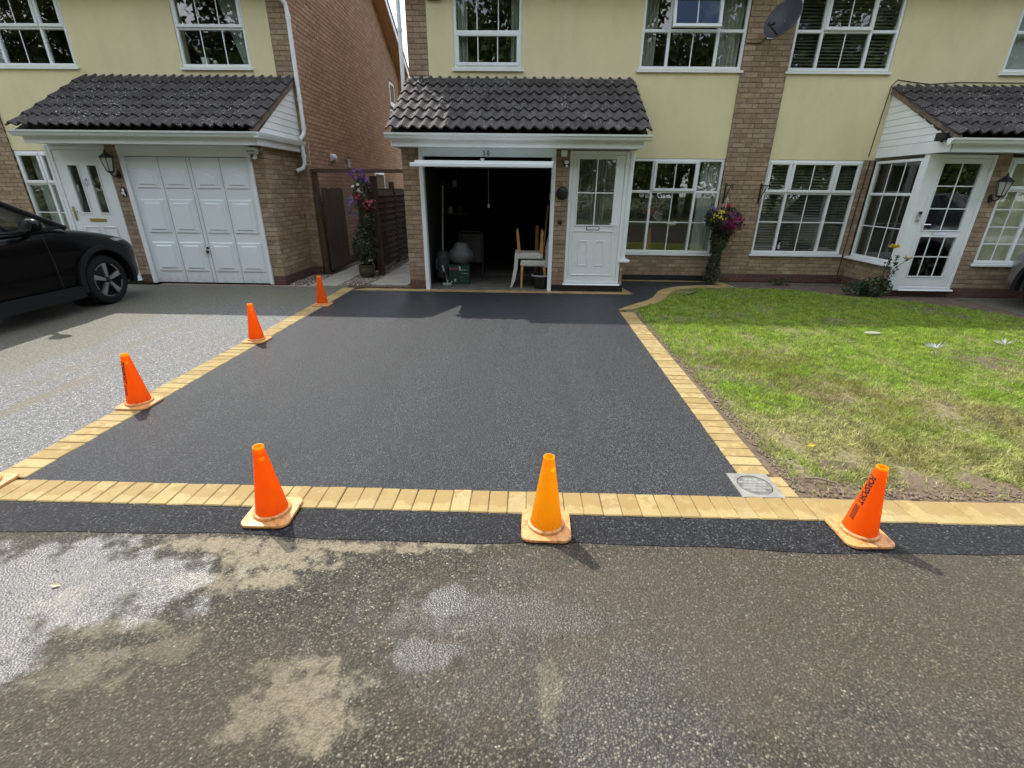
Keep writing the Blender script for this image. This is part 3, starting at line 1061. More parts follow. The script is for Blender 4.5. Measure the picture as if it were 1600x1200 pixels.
def field(out, kind, plane, u0, u1, z0, z1, mat, clip=None, phase=0.0):
    """stretcher bond over a rectangle; out gets (kind, plane, uc, zc, length, height, mat)"""
    n = int(round((z1 - z0) / 0.075))
    ch = (z1 - z0) / max(n, 1)
    for i in range(n):
        zc = z0 + (i + .5) * ch
        u = u0 - (0.1125 if i % 2 else 0.0) - phase
        while u < u1:
            a, b = max(u + .005, u0), min(u + .22, u1)
            if b - a > 0.03 and (clip is None or clip((a + b) / 2, zc)):
                out.append((kind, plane, (a + b) / 2, zc, b - a, ch - .010, mat))
            u += 0.225


def lay(wall, bricks, limit=300):
    org = ORIG[wall.name]
    sized = []
    for b in bricks:
        kind, plane, uc, zc, L, H, mat = b
        f = mapf(kind, plane)
        P = [proj(f(uc + s * L / 2, 0, zc + q * H / 2)) for s, q in ((-1, -1), (1, -1), (1, 1), (-1, 1))]
        area = 0
        if all(P) and -10 < P[0][0] < 1610 and -8 < P[0][1] < 1200:
            area = abs(sum(P[i][0] * P[(i + 1) % 4][1] - P[(i + 1) % 4][0] * P[i][1] for i in range(4))) / 2
        sized.append((area, b))
    sized.sort(key=lambda s: -s[0])
    rest = {}
    for i, (area, (kind, plane, uc, zc, L, H, mat)) in enumerate(sized):
        dd = random.uniform(-.0015, .0015)
        if i < limit and area > 0:
            o = bpy.data.objects.new('brick', BRICK_ME[mat, random.randrange(4)])
            c = Vector(mapf(kind, plane)(uc, -0.03 + dd, zc))
            o.location = c - org
            o.rotation_euler = (0, 0, 0 if kind == 'F' else math.pi / 2)
            o.scale = (L / .215, 1, H / .065)
            COL.objects.link(o); o.parent = wall
        else:
            mb = rest.setdefault(mat, MB())
            st_ = len(mb.v)
            g = .003
            vs = [(uc - L / 2 + g, dd, zc - H / 2 + g), (uc + L / 2 - g, dd, zc - H / 2 + g), (uc + L / 2 - g, dd, zc + H / 2 - g), (uc - L / 2 + g, dd, zc + H / 2 - g),
                  (uc - L / 2, -g + dd, zc - H / 2), (uc + L / 2, -g + dd, zc - H / 2), (uc + L / 2, -g + dd, zc + H / 2), (uc - L / 2, -g + dd, zc + H / 2),
                  (uc - L / 2, -.03, zc - H / 2), (uc + L / 2, -.03, zc - H / 2), (uc + L / 2, -.03, zc + H / 2), (uc - L / 2, -.03, zc + H / 2)]
            fs = [(0, 1, 2, 3)] + [(i_, (i_ + 1) % 4, 4 + (i_ + 1) % 4, 4 + i_) for i_ in range(4)] + [(4 + i_, 4 + (i_ + 1) % 4, 8 + (i_ + 1) % 4, 8 + i_) for i_ in range(4)]
            mb.add(vs, fs).map(mapf(kind, plane), st_)
    for mat, mb in rest.items():
        o = part('brickwork', mb, mat, wall)
        o['kind'] = 'stuff'


def window(parent, kind, plane, u0, u1, z0, z1, cols=(), tz=None, cells=None, sill=True, fw=0.045, label=None, so=0.04):
    """white frame with panes, sashes, bars and sill. cells[(col,row)] = dict(sash, v=[..], h=[..], open=deg)"""
    cells = cells or {}
    f = mapf(kind, plane)
    us = [u0] + [u0 + c * (u1 - u0) for c in cols] + [u1]
    vs = [z0] + ([tz] if tz else []) + [z1]
    mb = MB()
    D0, D1 = -0.075, -0.004
    mb.cbox(u0, u1, D0, D1, z0, z0 + fw, .006)
    mb.cbox(u0, u1, D0, D1, z1 - fw, z1, .006)
    mb.cbox(u0, u0 + fw, D0, D1 - .002, z0 + fw, z1 - fw, .006)
    mb.cbox(u1 - fw, u1, D0, D1 - .002, z0 + fw, z1 - fw, .006)
    h = fw * .5
    for c in us[1:-1]:
        mb.cbox(c - h, c + h, D0, D1 - .004, z0 + fw, z1 - fw, .006)
    if tz:
        edges = [u0 + fw] + [x for c in us[1:-1] for x in (c - h, c + h)] + [u1 - fw]
        for a, b in zip(edges[::2], edges[1::2]):
            mb.cbox(a, b, D0, D1 - .006, tz - h, tz + h, .006)
    mb.map(f)
    w = part('window', mb, 'upvc', parent, label=label)
    for ci in range(len(us) - 1):
        for ri in range(len(vs) - 1):
            a = us[ci] + (fw if ci == 0 else h); b = us[ci + 1] - (fw if ci == len(us) - 2 else h)
            c = vs[ri] + (fw if ri == 0 else h); d = vs[ri + 1] - (fw if ri == len(vs) - 2 else h)
            sp = cells.get((ci, ri), {})
            an = rad(sp.get('open', 0))
            ff = f
            if an:
                def ff(u, dd, v, _t=d, _a=an):
                    return f(u, dd * math.cos(_a) + (_t - v) * math.sin(_a), _t - (_t - v) * math.cos(_a) + dd * math.sin(_a))
            if sp.get('sash'):
                e = .014
                A, B, C, Dd = a - e, b + e, c - e, d + e
                s = .048
                sm = MB()
                sm.cbox(A, B, -.035, .014, C, C + s, .006).cbox(A, B, -.035, .014, Dd - s, Dd, .006)
                sm.cbox(A, A + s, -.035, .0125, C + s, Dd - s, .006).cbox(B - s, B, -.035, .0125, C + s, Dd - s, .006)
                part('sash', sm.map(ff), 'upvc', w)
                a, b, c, d = A + s, B - s, C + s, Dd - s
            gd = -.018 if sp.get('sash') else -.040
            g = .004
            part('pane', MB().box(a - g, b + g, gd - .006, gd + .006, c - g, d + g).map(ff), 'glass', w)
            bw = .0085
            for x in sp.get('v', ()):
                X = a + (b - a) * x
                part('glazing_bar', MB().cbox(X - bw, X + bw, gd + .0065, gd + .015, c, d, .003).map(ff), 'upvc', w)
            for y in sp.get('h', ()):
                Y = c + (d - c) * y
                part('glazing_bar', MB().cbox(a, b, gd + .0068, gd + .0145, Y - bw, Y + bw, .003).map(ff), 'upvc', w)
    if sill:
        sb = MB().prism([(-.03, z0 - .002), (so, z0 - .012), (so, z0 - .045), (so - .012, z0 - .045), (-.03, z0 - .035)], 'X', u0 - .035, u1 + .035)
        part('sill', sb.map(lambda x, y, z: f(x, y, z)), 'upvc', w)
    return w


def canopy(house, X0, X1, Yf, Yw, zf, zt, gut_ext=(0.03, 0.03), gable=None, side_x=None, fas=(7.7, 2.18, 2.36)):
    org = ORIG[house.name]
    th = math.atan2(zt - zf, Yw - Yf)
    L = math.hypot(zt - zf, Yw - Yf)
    roof = part('canopy_roof', MB().prism([(Yf + .05, zf - .03), (Yw, zt - .045), (Yw, zt - .085), (Yf + .09, zf - .085)], 'X', X0 + .03, X1 - .03), 'roof_tile', house)
    ncol = int(round((X1 - X0) / 0.157)); w = (X1 - X0) / ncol
    rows = 6; e = L / rows
    if not hasattr(canopy, 'me'):
        canopy.me = []
        for k in range(3):
            q = random.Random(k)
            mb = MB(); nn = 10; Lt = e + .075
            prof = []
            for i in range(nn + 1):
                s = i / nn
                hgt = 0.043 * (0.5 - 0.5 * math.cos(2 * math.pi * min(1, max(0, (s - .12) / .88)) ** 0.8)) ** 1.15
                prof.append(((s - .5) * w * 1.06, hgt))
            t_ = .013
            for yy, lift in ((0.0, .032), (Lt * .5, .016), (Lt, .0)):
                for (x, hh) in prof:
                    mb.v.append((x, yy, hh + lift + t_))
            m_ = nn + 1
            for r in range(2):
                for i in range(nn):
                    mb.f.append((r * m_ + i, r * m_ + i + 1, (r + 1) * m_ + i + 1, (r + 1) * m_ + i))
            b0 = len(mb.v)
            for (x, hh) in prof:
                mb.v.append((x, 0, hh + .032 - .010))
            for i in range(nn):
                mb.f.append((b0 + i, b0 + i + 1, i + 1, i))
            b1 = len(mb.v)
            for (x, hh) in (prof[0], prof[-1]):
                mb.v += [(x, 0, hh + .022), (x, Lt, hh - .012)]
            mb.f += [(0, 2 * m_, b1 + 1, b1), (nn, b1 + 2, b1 + 3, 2 * m_ + nn)]
            mb.map(lambda x, y, z: (x, y, z + q.uniform(-.0012, .0012)))
            canopy.me.append(mb.mesh('roof_tile', 'roof_tile', smooth=True, fix=False))
    for r in range(rows):
        for c in range(ncol):
            s = r * e - .02
            o = bpy.data.objects.new('roof_tile', random.choice(canopy.me))
            o.location = Vector((X0 + (c + .5) * w + random.gauss(0, .0015), Yf + s * math.cos(th), zf + s * math.sin(th))) - org
            o.rotation_euler = (th + random.gauss(0, .006), random.gauss(0, .006), random.gauss(0, .006))
            o.scale = (w / 0.157 * 0.157 / w, 1, 1)
            COL.objects.link(o); o.parent = roof
    part('flashing', MB().prism([(Yw + .02, zt + .045), (Yw - .005, zt + .045), (Yw - .05, zt + .02), (Yw - .02, zt - .02), (Yw + .02, zt - .02)], 'X', X0 + .02, X1 - .02), 'lead_flashing', house)
    fy, z0, z1 = fas
    part('fascia', MB().cbox(X0 + .06, X1 - .06, fy, fy + .025, z0, z1, .004), 'upvc', house)
    part('soffit', MB().box(X0 + .065, X1 - .065, fy + .0255, Yw - .02, z0 + .012, z0 + .022), 'upvc', house)
    # moulded gutter with brackets
    gz, gy = z1 - .01, fy - .012
    pr = [(0, 0), (0, -.055), (-.025, -.075), (-.055, -.078), (-.075, -.06), (-.085, -.035), (-.105, -.02), (-.108, .004), (-.098, .004), (-.092, -.012), (-.072, -.03), (-.05, -.062), (-.02, -.06), (-.008, -.045), (-.008, 0)]
    g = part('gutter', MB().prism([(gy + a, gz + b) for a, b in pr], 'X', X0 - gut_ext[0], X1 + gut_ext[1]), 'upvc', house)
    n = max(3, int((X1 - X0) / .85))
    for i in range(n + 1):
        xx = X0 + .10 + (X1 - X0 - .2) * i / n
        part('bracket', MB().prism([(gy + a * 1.05 - .001, gz + b * 1.06 + .002) for a, b in pr], 'X', xx - .011, xx + .011), 'upvc', g)
    part('stop_end', MB().prism([(gy + a * 1.02, gz + b * 1.02) for a, b in pr[:9]], 'X', X0 - gut_ext[0] - .004, X0 - gut_ext[0] + .004), 'upvc', g)
    part('stop_end', MB().prism([(gy + a * 1.02, gz + b * 1.02) for a, b in pr[:9]], 'X', X1 + gut_ext[1] - .004, X1 + gut_ext[1] + .004), 'upvc', g)
    if gable:
        sx, sign = gable            # plane of the gable, facing sign*X
        slope = (zt - zf) / (Yw - Yf)
        base = z0 + .17
        zb = base
        part('gable_fascia', MB().cbox(min(sx, sx + sign * .022), max(sx, sx + sign * .022), fy, Yw - .004, z0, base - .006, .004), 'upvc', house)
        k = 0
        gb = part('gable_cladding', MB().prism([(Yw, base), (Yw, zt - .06), (fy + .02, zf + (fy - Yf) * slope - .08), (fy + .02, base)], 'X', sx - .004 if sign > 0 else sx + .004, sx - sign * .03), 'seal_grey', house)
        while True:
            zt_ = zb + .098
            cut = lambda z: Yf + (z - zf + .075) / slope
            ya, yb = max(fy + .01, cut(zb + .03)), max(fy + .01, cut(zt_))
            if ya > Yw - .06:
                break
            yb = min(yb, Yw - .012)
            mb = MB().prism([(Yw - .006, zb), (Yw - .006, zt_), (yb, zt_), (ya, zb)], 'X', sx, sx + sign * .014)
            mb.map(lambda x, y, z: (x + sign * (.006 if z < zb + .01 and abs(x - sx) > .01 else 0), y, z))
            part('cladding_board', mb, 'upvc', gb)
            zb += .1015
        part('verge', MB().prism([(Yf - .01, zf - .005), (Yf + .01, zf - .055), (Yw, zt - .085), (Yw, zt + .0)], 'X', min(sx - sign * .02, sx + sign * .05), max(sx - sign * .02, sx + sign * .05)), 'mortar_verge', house)
    return roof


def main_roof(house, X0, X1, Yf, Yb):
    ym = (Yf + Yb) / 2
    k = 0.556
    ze = 4.88
    o = .32
    zr = ze + (ym - Yf) * k
    prof = [(Yf - o, ze - o * k), (ym, zr), (Yb + o, ze - o * k), (Yb + o, ze - o * k + .14), (ym, zr + .16), (Yf - o, ze - o * k + .14)]
    part('main_roof', MB().prism(prof, 'X', X0, X1), 'roof_tile', house)
    part('eaves_soffit', MB().box(X0 + .3, X1 - .01, Yf - o + .02, Yf - .004, ze - o * k - .035, ze - o * k - .015), 'upvc', house)
    part('eaves_fascia', MB().box(X0 + .02, X1 - .02, Yf - o - .022, Yf - o - .003, ze - o * k - .05, ze - o * k + .12), 'upvc', house)
    gz, gy = ze - o * k + .11, Yf - o - .024
    part('eaves_gutter', MB().prism([(gy, gz), (gy - .02, gz - .07), (gy - .08, gz - .07), (gy - .11, gz), (gy - .1, gz), (gy - .075, gz - .06), (gy - .025, gz - .06), (gy - .01, gz)], 'X', X0, X1), 'upvc', house)
    return zr


def rooms(house, X0, X1, Yf, Yb, garage=None):
    """plain inside of the house: floors, back and party walls, a cross wall"""
    mb = MB()
    e = .004
    mb.box(X0 + .25, X1 - .02, Yf + .26, Yb - .3, 2.33, 2.48)
    mb.box(X0 + .25, X1 - .02, Yf + .26, Yb - .3, 4.84, 4.88)
    mb.box(X0 + .25, X1 - .02, Yf + 4.0, Yf + 4.1, 0.02, 2.33)
    mb.box(X0 + .25, X1 - .02, Yf + 4.0, Yf + 4.1, 2.48, 4.84)
    mb.box(X0 + .25, X1 - .02, Yf + .26, Yb - .3, -.08, .02)
    part('inside_wall', mb, 'room_wall', house)


U = dict  # short alias
# ---------------------------------------------------------------- house 30 (centre)
HB = thing('house', 'centre house with the open garage, number 30 above it and a cream rendered front', 'house', (-2.0, 9.25, 0))
bw = MB()
bw.box(-2.0, -1.66, 9.257, 9.5, 0, 4.88)
bw.box(1.66, 3.56, 9.257, 9.5, 0, 0.475)
bw.box(3.555, 3.93, 9.232, 9.5, 0, 4.88)
bw.box(-2.0, 3.93, 16.75, 17.0, 0, 4.88)
bw.box(-1.943, -1.665, 8.057, 9.25, 0, 2.19)                  # garage left pier and flank
bw.box(-1.943, -1.7, 9.5, 13.2, 0, 2.3)
bw.box(.478, .69, 8.057, 8.28, 0.0, 2.19)
bw.box(1.625, 1.682, 8.06, 9.257, 0.0, 0.495)
wallB = part('wall', bw, 'mortar', HB)
part('side_wall', MB().box(-2.0, -1.75, 9.5, 17.0, 0, 4.88).prism([(9.25, 4.881), (17.0, 4.881), (13.12, 7.0)], 'X', -2.0, -1.75), 'brick_buff', HB)
br = []
field(br, 'F', 9.25, -2.0, -1.66, 3.3, 4.875, 'brick_buff')
field(br, 'F', 9.25, 1.66, 3.555, .10, .475, 'brick_buff')
field(br, 'F', 9.225, 3.555, 3.93, .15, 4.875, 'brick_buff', phase=.05)
field(br, 'F', 8.05, -1.945, -1.665, .15, 2.175, 'brick_buff')
field(br, 'F', 8.05, -1.945, -1.665, .0, .15, 'brick_red')
field(br, 'F', 8.05, .478, .69, .10, 2.175, 'brick_buff')
field(br, 'F', 8.052, 1.625, 1.682, .12, .49, 'brick_buff')
lay(wallB, br)
part('plinth', MB().box(.476, 1.70, 8.035, 8.0565, 0, .11).box(1.683, 1.70, 8.0567, 9.2, 0, .10).box(1.70, 3.60, 9.235, 9.2567, 0, .10), 'black_bitumen', HB, label='black painted base of the wall')
rb = MB()
rb.box(-1.66, -1.225, 9.25, 9.5, 2.3, 4.88)
rb.box(-1.225, -.095, 9.25, 9.5, 2.3, 3.485).box(-1.225, -.095, 9.25, 9.5, 4.68, 4.88)
rb.box(-.095, 1.86, 9.25, 9.5, 2.3, 4.88)
rb.box(1.86, 3.553, 9.25, 9.5, 2.148, 3.485).box(1.86, 3.553, 9.25, 9.5, 4.68, 4.88)
part('rendered_wall', rb, 'render', HB)
window(HB, 'F', 9.25, -1.225, -.095, 3.485, 4.68, (), 3.99, {(0, 0): U(sash=1, v=(.33, .67)), (0, 1): U(v=(.33, .67))}, fw=.05)
W3C = (.265, .735)
window(HB, 'F', 9.25, 1.86, 3.55, 3.485, 4.68, W3C, 4.02, {(1, 1): U(sash=1, v=(.5,), open=11), (1, 0): U(v=(.5,))}, label='upstairs window with its top vent ajar')
window(HB, 'F', 9.25, 1.86, 3.55, .525, 2.145, W3C, 1.60, {(0, 0): U(h=(.5,)), (1, 0): U(v=(.5,), h=(.5,)), (2, 0): U(h=(.5,)), (1, 1): U(sash=1, v=(.5,))})
main_roof(HB, -2.3, 3.928, 9.25, 17.0)
rooms(HB, -2.0, 3.93, 9.25, 17.0)
canopy(HB, -2.03, 1.80, 7.60, 9.25, 2.385, 3.31, (.03, .02))
part('verge_board', MB().cbox(-2.0, -1.975, 7.7, 9.25, 2.18, 2.36, .004), 'upvc', HB)
# garage opening
part('door_jamb', MB().cbox(-1.664, -1.60, 7.99, 8.12, 0, 2.07, .005), 'upvc', HB)
part('door_jamb', MB().cbox(.414, .477, 7.99, 8.12, 0, 2.07, .005), 'upvc', HB)
part('lintel_panel', MB().cbox(-1.664, .477, 8.0, 8.03, 2.071, 2.192, .004), 'upvc', HB)
gd_ = part('garage_door', MB().cbox(-1.60, .41, 7.40, 9.25, 1.955, 1.985, .004), 'garage_paint', HB, label='raised up-and-over door lying flat under the garage ceiling')
part('bottom_rail', MB().cbox(-1.67, .395, 7.385, 7.425, 1.90, 1.954, .006), 'garage_paint', gd_)
part('handle', MB().lathe([(.012, 0), (.012, .02), (.03, .024), (.034, .034), (.0, .04)], (-.63, 7.55, 1.985), 12, True, False), 'brushed_metal', gd_)
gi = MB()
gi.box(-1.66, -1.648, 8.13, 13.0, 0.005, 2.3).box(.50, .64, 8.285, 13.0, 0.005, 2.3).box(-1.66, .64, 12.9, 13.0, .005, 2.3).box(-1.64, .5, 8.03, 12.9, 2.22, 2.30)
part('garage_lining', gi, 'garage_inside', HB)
part('garage_floor', MB().box(-1.66, .50, 8.035, 13.0, -.06, .012), 'concrete_floor', HB)
# house number
def text_mesh(txt, size, extrude=0.0, offset=0.0, shear=0.0, align='CENTER', spacing=1.0):
    cu = bpy.data.curves.new('text', 'FONT')
    cu.body = txt; cu.size = size; cu.extrude = extrude; cu.offset = offset; cu.shear = shear
    cu.align_x = align; cu.space_character = spacing
    ob = bpy.data.objects.new('text', cu)
    COL.objects.link(ob)
    dg = bpy.context.evaluated_depsgraph_get(); dg.update()
    me_ = bpy.data.meshes.new_from_object(ob.evaluated_get(dg))
    bpy.data.objects.remove(ob); bpy.data.curves.remove(cu)
    return me_


for ch, xx in (('3', -.645), ('0', -.575)):
    tm = text_mesh(ch, .098, .003, .001)
    mb = MB()
    mb.add([(v.co.x * .8 + xx, 7.9955 - v.co.z, v.co.y + 2.088) for v in tm.vertices], [tuple(p.vertices) for p in tm.polygons])
    part('house_number', mb, 'number_grey', HB)


def front_door(house, x0, x1, y, z0, z1, glass, panels, label=None, hinge='L', hz=1.05, step=True, gz=()):
    """white door: frame, leaf with rails round each glass opening, pane, bars, handle, letterbox"""
    fw = .055
    fr = MB().cbox(x0, x0 + fw, y, y + .07, z0 + .07, z1, .006).cbox(x1 - fw, x1, y, y + .07, z0 + .07, z1, .006).cbox(x0 + fw, x1 - fw, y + .001, y + .07, z1 - fw, z1, .006)
    fr.cbox(x0, x1, y - .002, y + .07, z0 + .03, z0 + .069, .006).prism([(y - .045, z0), (y + .07, z0), (y + .07, z0 + .029), (y - .035, z0 + .022)], 'X', x0 - .02, x1 + .02)
    part('door_frame', fr, 'upvc', house)
    a, b, c, d = x0 + fw + .004, x1 - fw - .004, z0 + .074, z1 - fw - .004
    leaf = MB()
    ly0, ly1 = y + .012, y + .055
    xs = sorted({a, b} | {q for g in glass for q in g[:2]})
    zs = sorted({c, d} | {q for g in glass for q in g[2:4]})
    for i in range(len(xs) - 1):
        for j in range(len(zs) - 1):
            cxm, czm = (xs[i] + xs[i + 1]) / 2, (zs[j] + zs[j + 1]) / 2
            if not any(g[0] < cxm < g[1] and g[2] < czm < g[3] for g in glass):
                leaf.box(xs[i], xs[i + 1], ly0, ly1, zs[j], zs[j + 1])
    dr = part('front_door', leaf, 'upvc', house, label=label)
    for g in glass:
        bead = MB()
        q = .018
        bead.cbox(g[0] - q, g[1] + q, ly0 - .012, ly0 - .0005, g[2] - q, g[2] + .004, .004).cbox(g[0] - q, g[1] + q, ly0 - .012, ly0 - .0005, g[3] - .004, g[3] + q, .004)
        bead.cbox(g[0] - q, g[0] + .004, ly0 - .0115, ly0 - .0005, g[2] + .004, g[3] - .004, .004).cbox(g[1] - .004, g[1] + q, ly0 - .0115, ly0 - .0005, g[2] + .004, g[3] - .004, .004)
        part('moulding', bead, 'upvc', dr)
        part('pane', MB().box(g[0] - .004, g[1] + .004, ly0 + .016, ly0 + .026, g[2] - .004, g[3] + .004), 'glass', dr)
        for vx in g[4]:
            X = g[0] + (g[1] - g[0]) * vx
            part('glazing_bar', MB().cbox(X - .009, X + .009, ly0 + .006, ly0 + .0155, g[2], g[3], .003), 'upvc', dr)
        for hz_ in g[5]:
            Z = g[2] + (g[3] - g[2]) * hz_
            part('glazing_bar', MB().cbox(g[0], g[1], ly0 + .0065, ly0 + .0155, Z - .009, Z + .009, .003), 'upvc', dr)
    for (p0, p1, q0, q1) in panels:
        mo = MB()
        s = .02
        mo.cbox(p0, p1, ly0 - .012, ly0 - .0005, q0, q0 + s, .005).cbox(p0, p1, ly0 - .012, ly0 - .0005, q1 - s, q1, .005)
        mo.cbox(p0, p0 + s, ly0 - .0115, ly0 - .0005, q0 + s, q1 - s, .005).cbox(p1 - s, p1, ly0 - .0115, ly0 - .0005, q0 + s, q1 - s, .005)
        part('moulding', mo, 'upvc', dr)
    return dr, ly0


dB, ly = front_door(HB, .695, 1.62, 8.05, .115, 2.172, [(.845, 1.425, 1.085, 2.06, (.5,), (.5,))],
                    [(.80, 1.47, .27, 1.00), (.905, 1.06, .43, .84), (1.185, 1.34, .43, .84)], 'half glazed white door')
part('letterbox', MB().cbox(1.02, 1.235, ly - .012, ly - .0005, 1.005, 1.065, .004), 'door_trim_dark', dB)
part('letterbox_flap', MB().cbox(1.032, 1.223, ly - .016, ly - .0125, 1.016, 1.054, .002), 'upvc', dB)
part('handle', MB().cbox(1.485, 1.515, ly - .01, ly - .0005, .93, 1.16, .004).tube([(1.5, ly - .01, 1.10), (1.5, ly - .045, 1.10), (1.39, ly - .045, 1.105)], .008), 'upvc', dB)
cp = MB().cbox(1.621, 1.70, 8.05, 8.13, .545, 2.185, .006).cbox(1.64, 1.69, 8.04, 8.0495, .545, 2.185, .004)
part('corner_post', cp, 'upvc', HB)
part('porch_side_window', MB().box(1.672, 1.68, 8.14, 9.24, .56, 2.15), 'glass', HB)
part('porch_sill', MB().cbox(1.60, 1.77, 8.0, 9.2, .50, .542, .006), 'upvc', HB)
part('porch_lining', MB().box(.645, 1.66, 9.26, 9.3, .02, 2.3).box(.645, 1.62, 8.15, 9.25, .01, .03), 'room_wall', HB)
# downpipe at the left corner
part('downpipe', MB().tube([(-2.09, 9.17, 4.62), (-2.09, 9.17, 3.0), (-2.06, 9.17, 2.6)], .034, 10).tube([(-2.09, 9.17, 4.02), (-2.09, 9.17, 3.97)], .041, 10), 'upvc', HB, smooth=True)

# ---------------------------------------------------------------- right-hand house
HC = thing('house', 'right-hand attached house with dark blinds and a glazed front door under a tiled canopy', 'house', (3.93, 9.25, 0))
bw = MB()
bw.box(3.931, 4.315, 9.232, 9.5, 0, 4.88)
bw.box(4.315, 6.17, 9.257, 9.5, 0, .49)
bw.box(5.985, 6.17, 9.257, 9.5, .49, 2.15)
bw.box(6.17, 6.40, 8.10, 9.257, 0, .475)
bw.box(6.20, 7.20, 8.10, 8.3, 0, .10)
bw.box(7.207, 7.42, 8.057, 8.3, 0, 2.19)
bw.box(7.42, 9.3, 8.057, 8.3, 0, .515)
bw.box(9.3, 10.6, 8.057, 8.3, 0, 2.19)
bw.box(10.35, 10.6, 8.3, 17, 0, 4.88)
bw.box(3.931, 10.6, 16.75, 17.0, 0, 4.88)
wallC = part('wall', bw, 'mortar', HC)
br = []
field(br, 'F', 9.225, 3.931, 4.315, .15, 4.875, 'brick_buff', phase=.1)
field(br, 'F', 9.225, 3.80, 4.315, .0, .15, 'brick_red')
field(br, 'F', 9.25, 4.315, 6.17, .15, .49, 'brick_buff')
field(br, 'F', 9.248, 4.315, 6.17, .0, .15, 'brick_red')
field(br, 'F', 9.25, 5.985, 6.17, .49, 2.14, 'brick_buff')
field(br, 'L', 6.163, 8.10, 9.25, .15, .475, 'brick_buff')
field(br, 'L', 6.161, 8.10, 9.25, .0, .15, 'brick_red')
field(br, 'F', 8.092, 6.17, 7.2, .0, .10, 'brick_red')
field(br, 'F', 8.05, 7.207, 7.42, .15, 2.175, 'brick_buff')
field(br, 'F', 8.05, 7.42, 9.3, .15, .515, 'brick_buff')
field(br, 'F', 8.048, 7.207, 9.3, .0, .15, 'brick_red')
lay(wallC, br)
rb = MB()
rb.box(4.317, 5.985, 9.25, 9.5, 2.148, 3.475).box(4.317, 5.985, 9.25, 9.5, 4.68, 4.88)
rb.box(5.985, 7.80, 9.25, 9.5, 2.15, 4.88)
rb.box(7.80, 9.55, 9.25, 9.5, 2.15, 3.475).box(7.80, 9.55, 9.25, 9.5, 4.68, 4.88).box(9.55, 10.6, 9.25, 9.5, 2.15, 4.88)
part('rendered_wall', rb, 'render', HC)
window(HC, 'F', 9.25, 4.32, 5.982, 3.475, 4.68, (.27, .735), 4.02, {(1, 1): U(sash=1, v=(.5,), open=1.2), (1, 0): U(v=(.5,))})
window(HC, 'F', 9.25, 4.32, 5.982, .54, 2.145, (.26, .735), 1.60, {(0, 1): U(sash=1), (1, 1): U(sash=1, v=(.5,)), (2, 1): U(sash=1), (0, 0): U(h=(.52,)), (1, 0): U(v=(.5,), h=(.52,)), (2, 0): U(h=(.52,))})
window(HC, 'F', 9.25, 7.81, 9.54, 3.475, 4.68, (.27, .735), 4.02, {(1, 1): U(sash=1)})
window(HC, 'L', 6.17, 8.16, 9.22, .525, 2.13, (), 1.60, {(0, 0): U(v=(.33, .67), h=(.5,)), (0, 1): U(v=(.33, .67))}, so=.09)
window(HC, 'F', 8.05, 7.425, 9.29, .565, 2.13, (.30, .70), 1.68, {(0, 1): U(sash=1), (0, 0): U(v=(.5,), h=(.25, .5, .75)), (1, 0): U(v=(.5,), h=(.25, .5, .75)), (2, 0): U(v=(.5,), h=(.25, .5, .75))})
main_roof(HC, 3.932, 10.8, 9.25, 17.0)
rooms(HC, 3.70, 10.6, 9.25, 17.0)
canopy(HC, 6.12, 10.6, 7.60, 9.25, 2.385, 3.24, (.05, .02), gable=(6.168, -1))
part('corner_post', MB().cbox(6.172, 6.345, 8.05, 8.155, .10, 2.178, .006), 'upvc', HC)
dC, ly = front_door(HC, 6.346, 7.205, 8.05, .105, 2.172, [(6.43, 7.02, 1.075, 2.05, (.5,), (.33, .67)), (6.43, 7.02, .34, .97, (.25, .75) if False else (.3, .7), (.5,))], [], 'fully glazed white door')
part('letterbox', MB().cbox(6.60, 6.86, ly - .014, ly - .0005, 1.0, 1.05, .006), 'chrome', dC)
part('handle', MB().cbox(6.375, 6.40, ly - .01, ly - .0005, 1.0, 1.22, .004).tube([(6.388, ly - .01, 1.16), (6.388, ly - .045, 1.16), (6.50, ly - .045, 1.16)], .008), 'chrome', dC)
part('porch_lining', MB().box(6.45, 7.3, 9.6, 9.65, .02, 2.3).box(6.25, 10.3, 8.32, 9.25, .0, .02), 'room_wall', HC)

# ---------------------------------------------------------------- left-hand house
HA = thing('house', 'left-hand detached house with a closed white garage door and long brown brick side wall', 'house', (-4.02, 9.4, 0))
bw = MB()
bw.box(-4.34, -4.027, 9.407, 9.65, 0, 4.88)
bw.prism([(9.65, 0), (17.0, 0), (17.0, 4.88), (13.2, 6.95), (9.407, 4.88), (9.65, 4.88)], 'X', -4.27, -4.027)
bw.box(-10.4, -9.52, 9.382, 9.65, 0, 4.88)
bw.box(-9.52, -7.6, 9.407, 9.65, 0, .51)
bw.box(-10.4, -10.15, 9.65, 17, 0, 4.88)
bw.box(-10.4, -4.3, 16.75, 17, 0, 4.88)
bw.box(-6.785, -6.572, 8.207, 8.45, 0, 2.2)
bw.box(-4.408, -4.207, 8.207, 9.40, 0, 2.2)
wallA = part('wall', bw, 'mortar', HA)
bsA = []
field(bsA, 'F', 9.4, -4.34, -4.02, .0, .15, 'brick_red')
field(bsA, 'F', 9.4, -4.34, -4.02, .15, 4.875, 'brick_buff')
field(bsA, 'F', 9.375, -10.3, -9.52, .5, 4.875, 'brick_buff')
field(bsA, 'F', 8.2, -6.785, -6.572, .15, 2.175, 'brick_buff')
field(bsA, 'F', 8.2, -6.785, -6.572, .0, .15, 'brick_red')
field(bsA, 'F', 8.2, -4.408, -4.2, .15, 2.175, 'brick_buff')
field(bsA, 'F', 8.2, -4.408, -4.2, .0, .15, 'brick_red')
field(bsA, 'R', -4.2, 8.2, 9.4, .15, 2.25, 'brick_buff')
field(bsA, 'R', -4.2, 8.2, 9.4, .0, .15, 'brick_red')
lay(wallA, bsA, 150)
